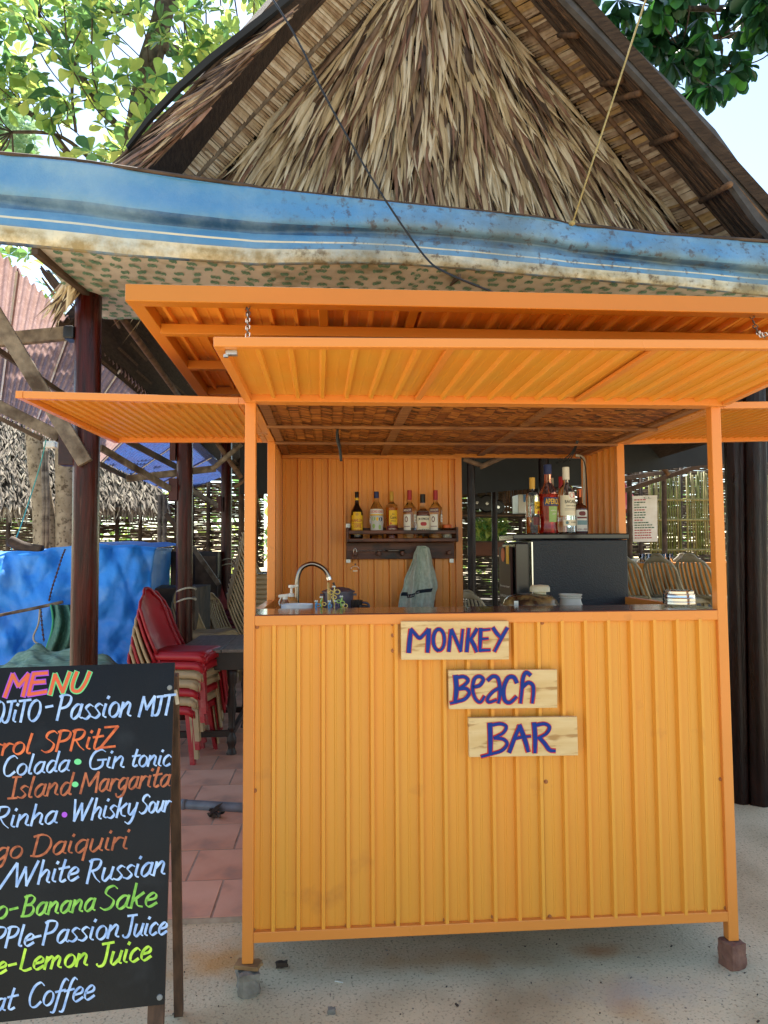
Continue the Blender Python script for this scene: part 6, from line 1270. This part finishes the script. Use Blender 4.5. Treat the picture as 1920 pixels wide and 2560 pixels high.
# ---------------------------------------------------------------- thatched hut and woven fences behind
hut = thing('thatched_hut', 'grey weathered palm thatched hut with woven walls at the back left', 'hut', P(150, 1500, 10)); hut.location.z = 0
HT_ = [mat('grey_thatch_'+k, a, c2, rough=.9, scale=9, bump=.4) for k, a, c2 in (('a', '94887a', '746858'), ('b', '7b6f60', '5c5145'), ('c', 'b0a492', '8f826f'), ('d', '564b40', '3d352c'))]
a, c, d, e_ = P(-250, 1270, 9.3), P(425, 1268, 9.3), P(300, 1030, 11.5), P(-250, 960, 11.5)
m = MB(); m.slab([a, c, d, e_], .1); m.build('roof', HT_[3], hut)
q = MB(); nrm = (c-a).cross(e_-a).normalized(); nrm = nrm if nrm.y < 0 else -nrm
for k in range(5200):
    u, v = random.random(), random.random()**.8; p = a.lerp(c, u).lerp(e_.lerp(d, u), v)+nrm*.03; blade(q, p, (a-e_).normalized()+V((rnd(-.35, .35), 0, rnd(-.1, .15)))+nrm*rnd(0, .2), nrm+V((rnd(-.5, .5), 0, 0)), rnd(.16, .34), rnd(.025, .05), random.choices(range(4), (4, 4, 3, 2))[0], rnd(-.4, .4), rnd(-.1, .4), 3, .3)
for k in range(420): p = a.lerp(c, random.random())+nrm*.02; blade(q, p, V((rnd(-.3, .3), -.1, -1)), V((0, -1, 0)), rnd(.15, .35), .03, random.randrange(4), rnd(-.3, .3), .1, 3)
tag(q.build('thatch', HT_, hut), kind='stuff')
wattle(-250, 250, 1262, 1400, 9.4, 3.3, '', hut, (20, 90, 240), .04)
wattle(238, 450, 1236, 1420, 9.8, 3.2, 'dark woven stick fence with bright gaps between the log posts', None, (292, 350, 440), .12)
wattle(440, 660, 1150, 1420, 9.8, 3.0, 'tall dark woven stick screen closing the back of the hall', None, (480, 520, 600, 640), .12)
for px, lb in ((400, 'left upright of the pale pole pair before the woven fence'), (412, 'right upright of the pale pole pair before the woven fence')): m = MB(); a = P(px, 1400, 8.2); a.z = 0; m.tube([a, P(px, 1238, 8.2)], .035, 7); tag(m.build('pole', OLD, smooth=True, loc=a), lb, 'pole')
m = MB(); m.bar(P(482, 1368, 5.5), P(548, 1462, 5.5), .05, .05); tag(m.build('bamboo_pole', OLD, loc=P(548, 1462, 5.5)), 'slanting grey bamboo pole between second and third log posts', 'pole')
m = MB(); m.bar(P(415, 1285, 7.5), P(520, 1420, 7.5), .06, .06); tag(m.build('strut', OLDD, loc=P(415, 1285, 7.5)), 'dark slanting timber strut before the woven fence', 'strut')
pbx('cabinet', 'dark wooden cabinet standing behind the second log post', 'cabinet', 425, 1378, 545, 1500, 6.8, .5, TBD, (('door_panel', .05, .1, .48, .9, OLDD), ('door_panel', .52, .1, .95, .9, OLDD)))
pbx('side_cabinet', 'low dark cabinet filling the hall behind the beige stack', 'cabinet', 600, 1430, 700, 1560, 7.5, .5, TBD, (('door_panel', .05, .1, .95, .9, OLDD),))
# ---------------------------------------------------------------- greenery and light beyond the hall
q = MB()
for k in range(5200):
    x, z = rnd(-14, 18), rnd(0, 3.4)**1.0; y = rnd(15.5, 17.5); M_ = Matrix.Translation((x, y, z)) @ Matrix.Rotation(rnd(0, 6.28), 4, 'Z') @ Matrix.Rotation(rnd(-1.2, 1.2), 4, 'Y'); leafmesh(q, M_, rnd(.25, .5), rnd(.12, .25), random.choice((0, 1, 2, 2, 3)))
tag(q.build('hedge', LEAFM, loc=(0, 16, 0), smooth=True), 'sunlit green shrubbery far behind the hall', 'shrubbery', kind='stuff')
q = MB()
for k in range(1500): M_ = Matrix.Translation(P(rnd(-140, 85), rnd(285, 430), rnd(17, 20))) @ Matrix.Rotation(rnd(0, 6.28), 4, 'Z') @ Matrix.Rotation(rnd(-1.2, 1.2), 4, 'Y'); leafmesh(q, M_, .3, .16, random.choice((0, 1, 2)))
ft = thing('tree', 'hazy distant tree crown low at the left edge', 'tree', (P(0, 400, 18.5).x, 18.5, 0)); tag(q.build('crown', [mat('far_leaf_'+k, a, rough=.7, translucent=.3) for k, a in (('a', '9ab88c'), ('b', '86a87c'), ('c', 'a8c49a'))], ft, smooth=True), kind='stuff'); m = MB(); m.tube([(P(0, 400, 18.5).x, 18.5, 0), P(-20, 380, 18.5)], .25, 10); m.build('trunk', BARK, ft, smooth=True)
q = MB()
for k in range(420): M_ = Matrix.Translation(P(rnd(1187, 1262), rnd(1300, 1352), rnd(7, 7.6))) @ Matrix.Rotation(rnd(0, 6.28), 4, 'Z') @ Matrix.Rotation(rnd(-1.2, 1.2), 4, 'Y'); leafmesh(q, M_, .12, .06, random.choice((0, 1, 2)))
tag(q.build('leafy_plants', LEAFM, loc=P(1225, 1350, 7.3), smooth=True), 'green leafy plants behind the kitchen shelf left of the fridge', 'plants', kind='stuff')
# red umbrella fragment by the hall wall
c = P(1556, 1268, 8.5); t = thing('parasol', 'red folded parasol leaning behind the pole left of the poster', 'parasol', (c.x, 8.5, 0)); m = MB(); m.lathe((c.x, 8.5, c.z), [(.02, .45), (.16, .2), (.34, -.05), (.3, -.08), (.02, .1)], 12); m.build('canopy', CHR, t); m = MB(); m.tube([(c.x, 8.5, PZ), (c.x, 8.5, c.z+.4)], .02, 8); m.build('pole', OLDD, t)
tb(1555, 1196, 6, 1668, 1180, 6.5, 10, OLDD, 'tie_beam'); tb(1645, 1150, 5.4, 1672, 1188, 5.4, 12, POLE, 'pole', True); tb(1556, 1228, 6.4, 1790, 1152, 6.4, 11, OLDD, 'tie_beam')
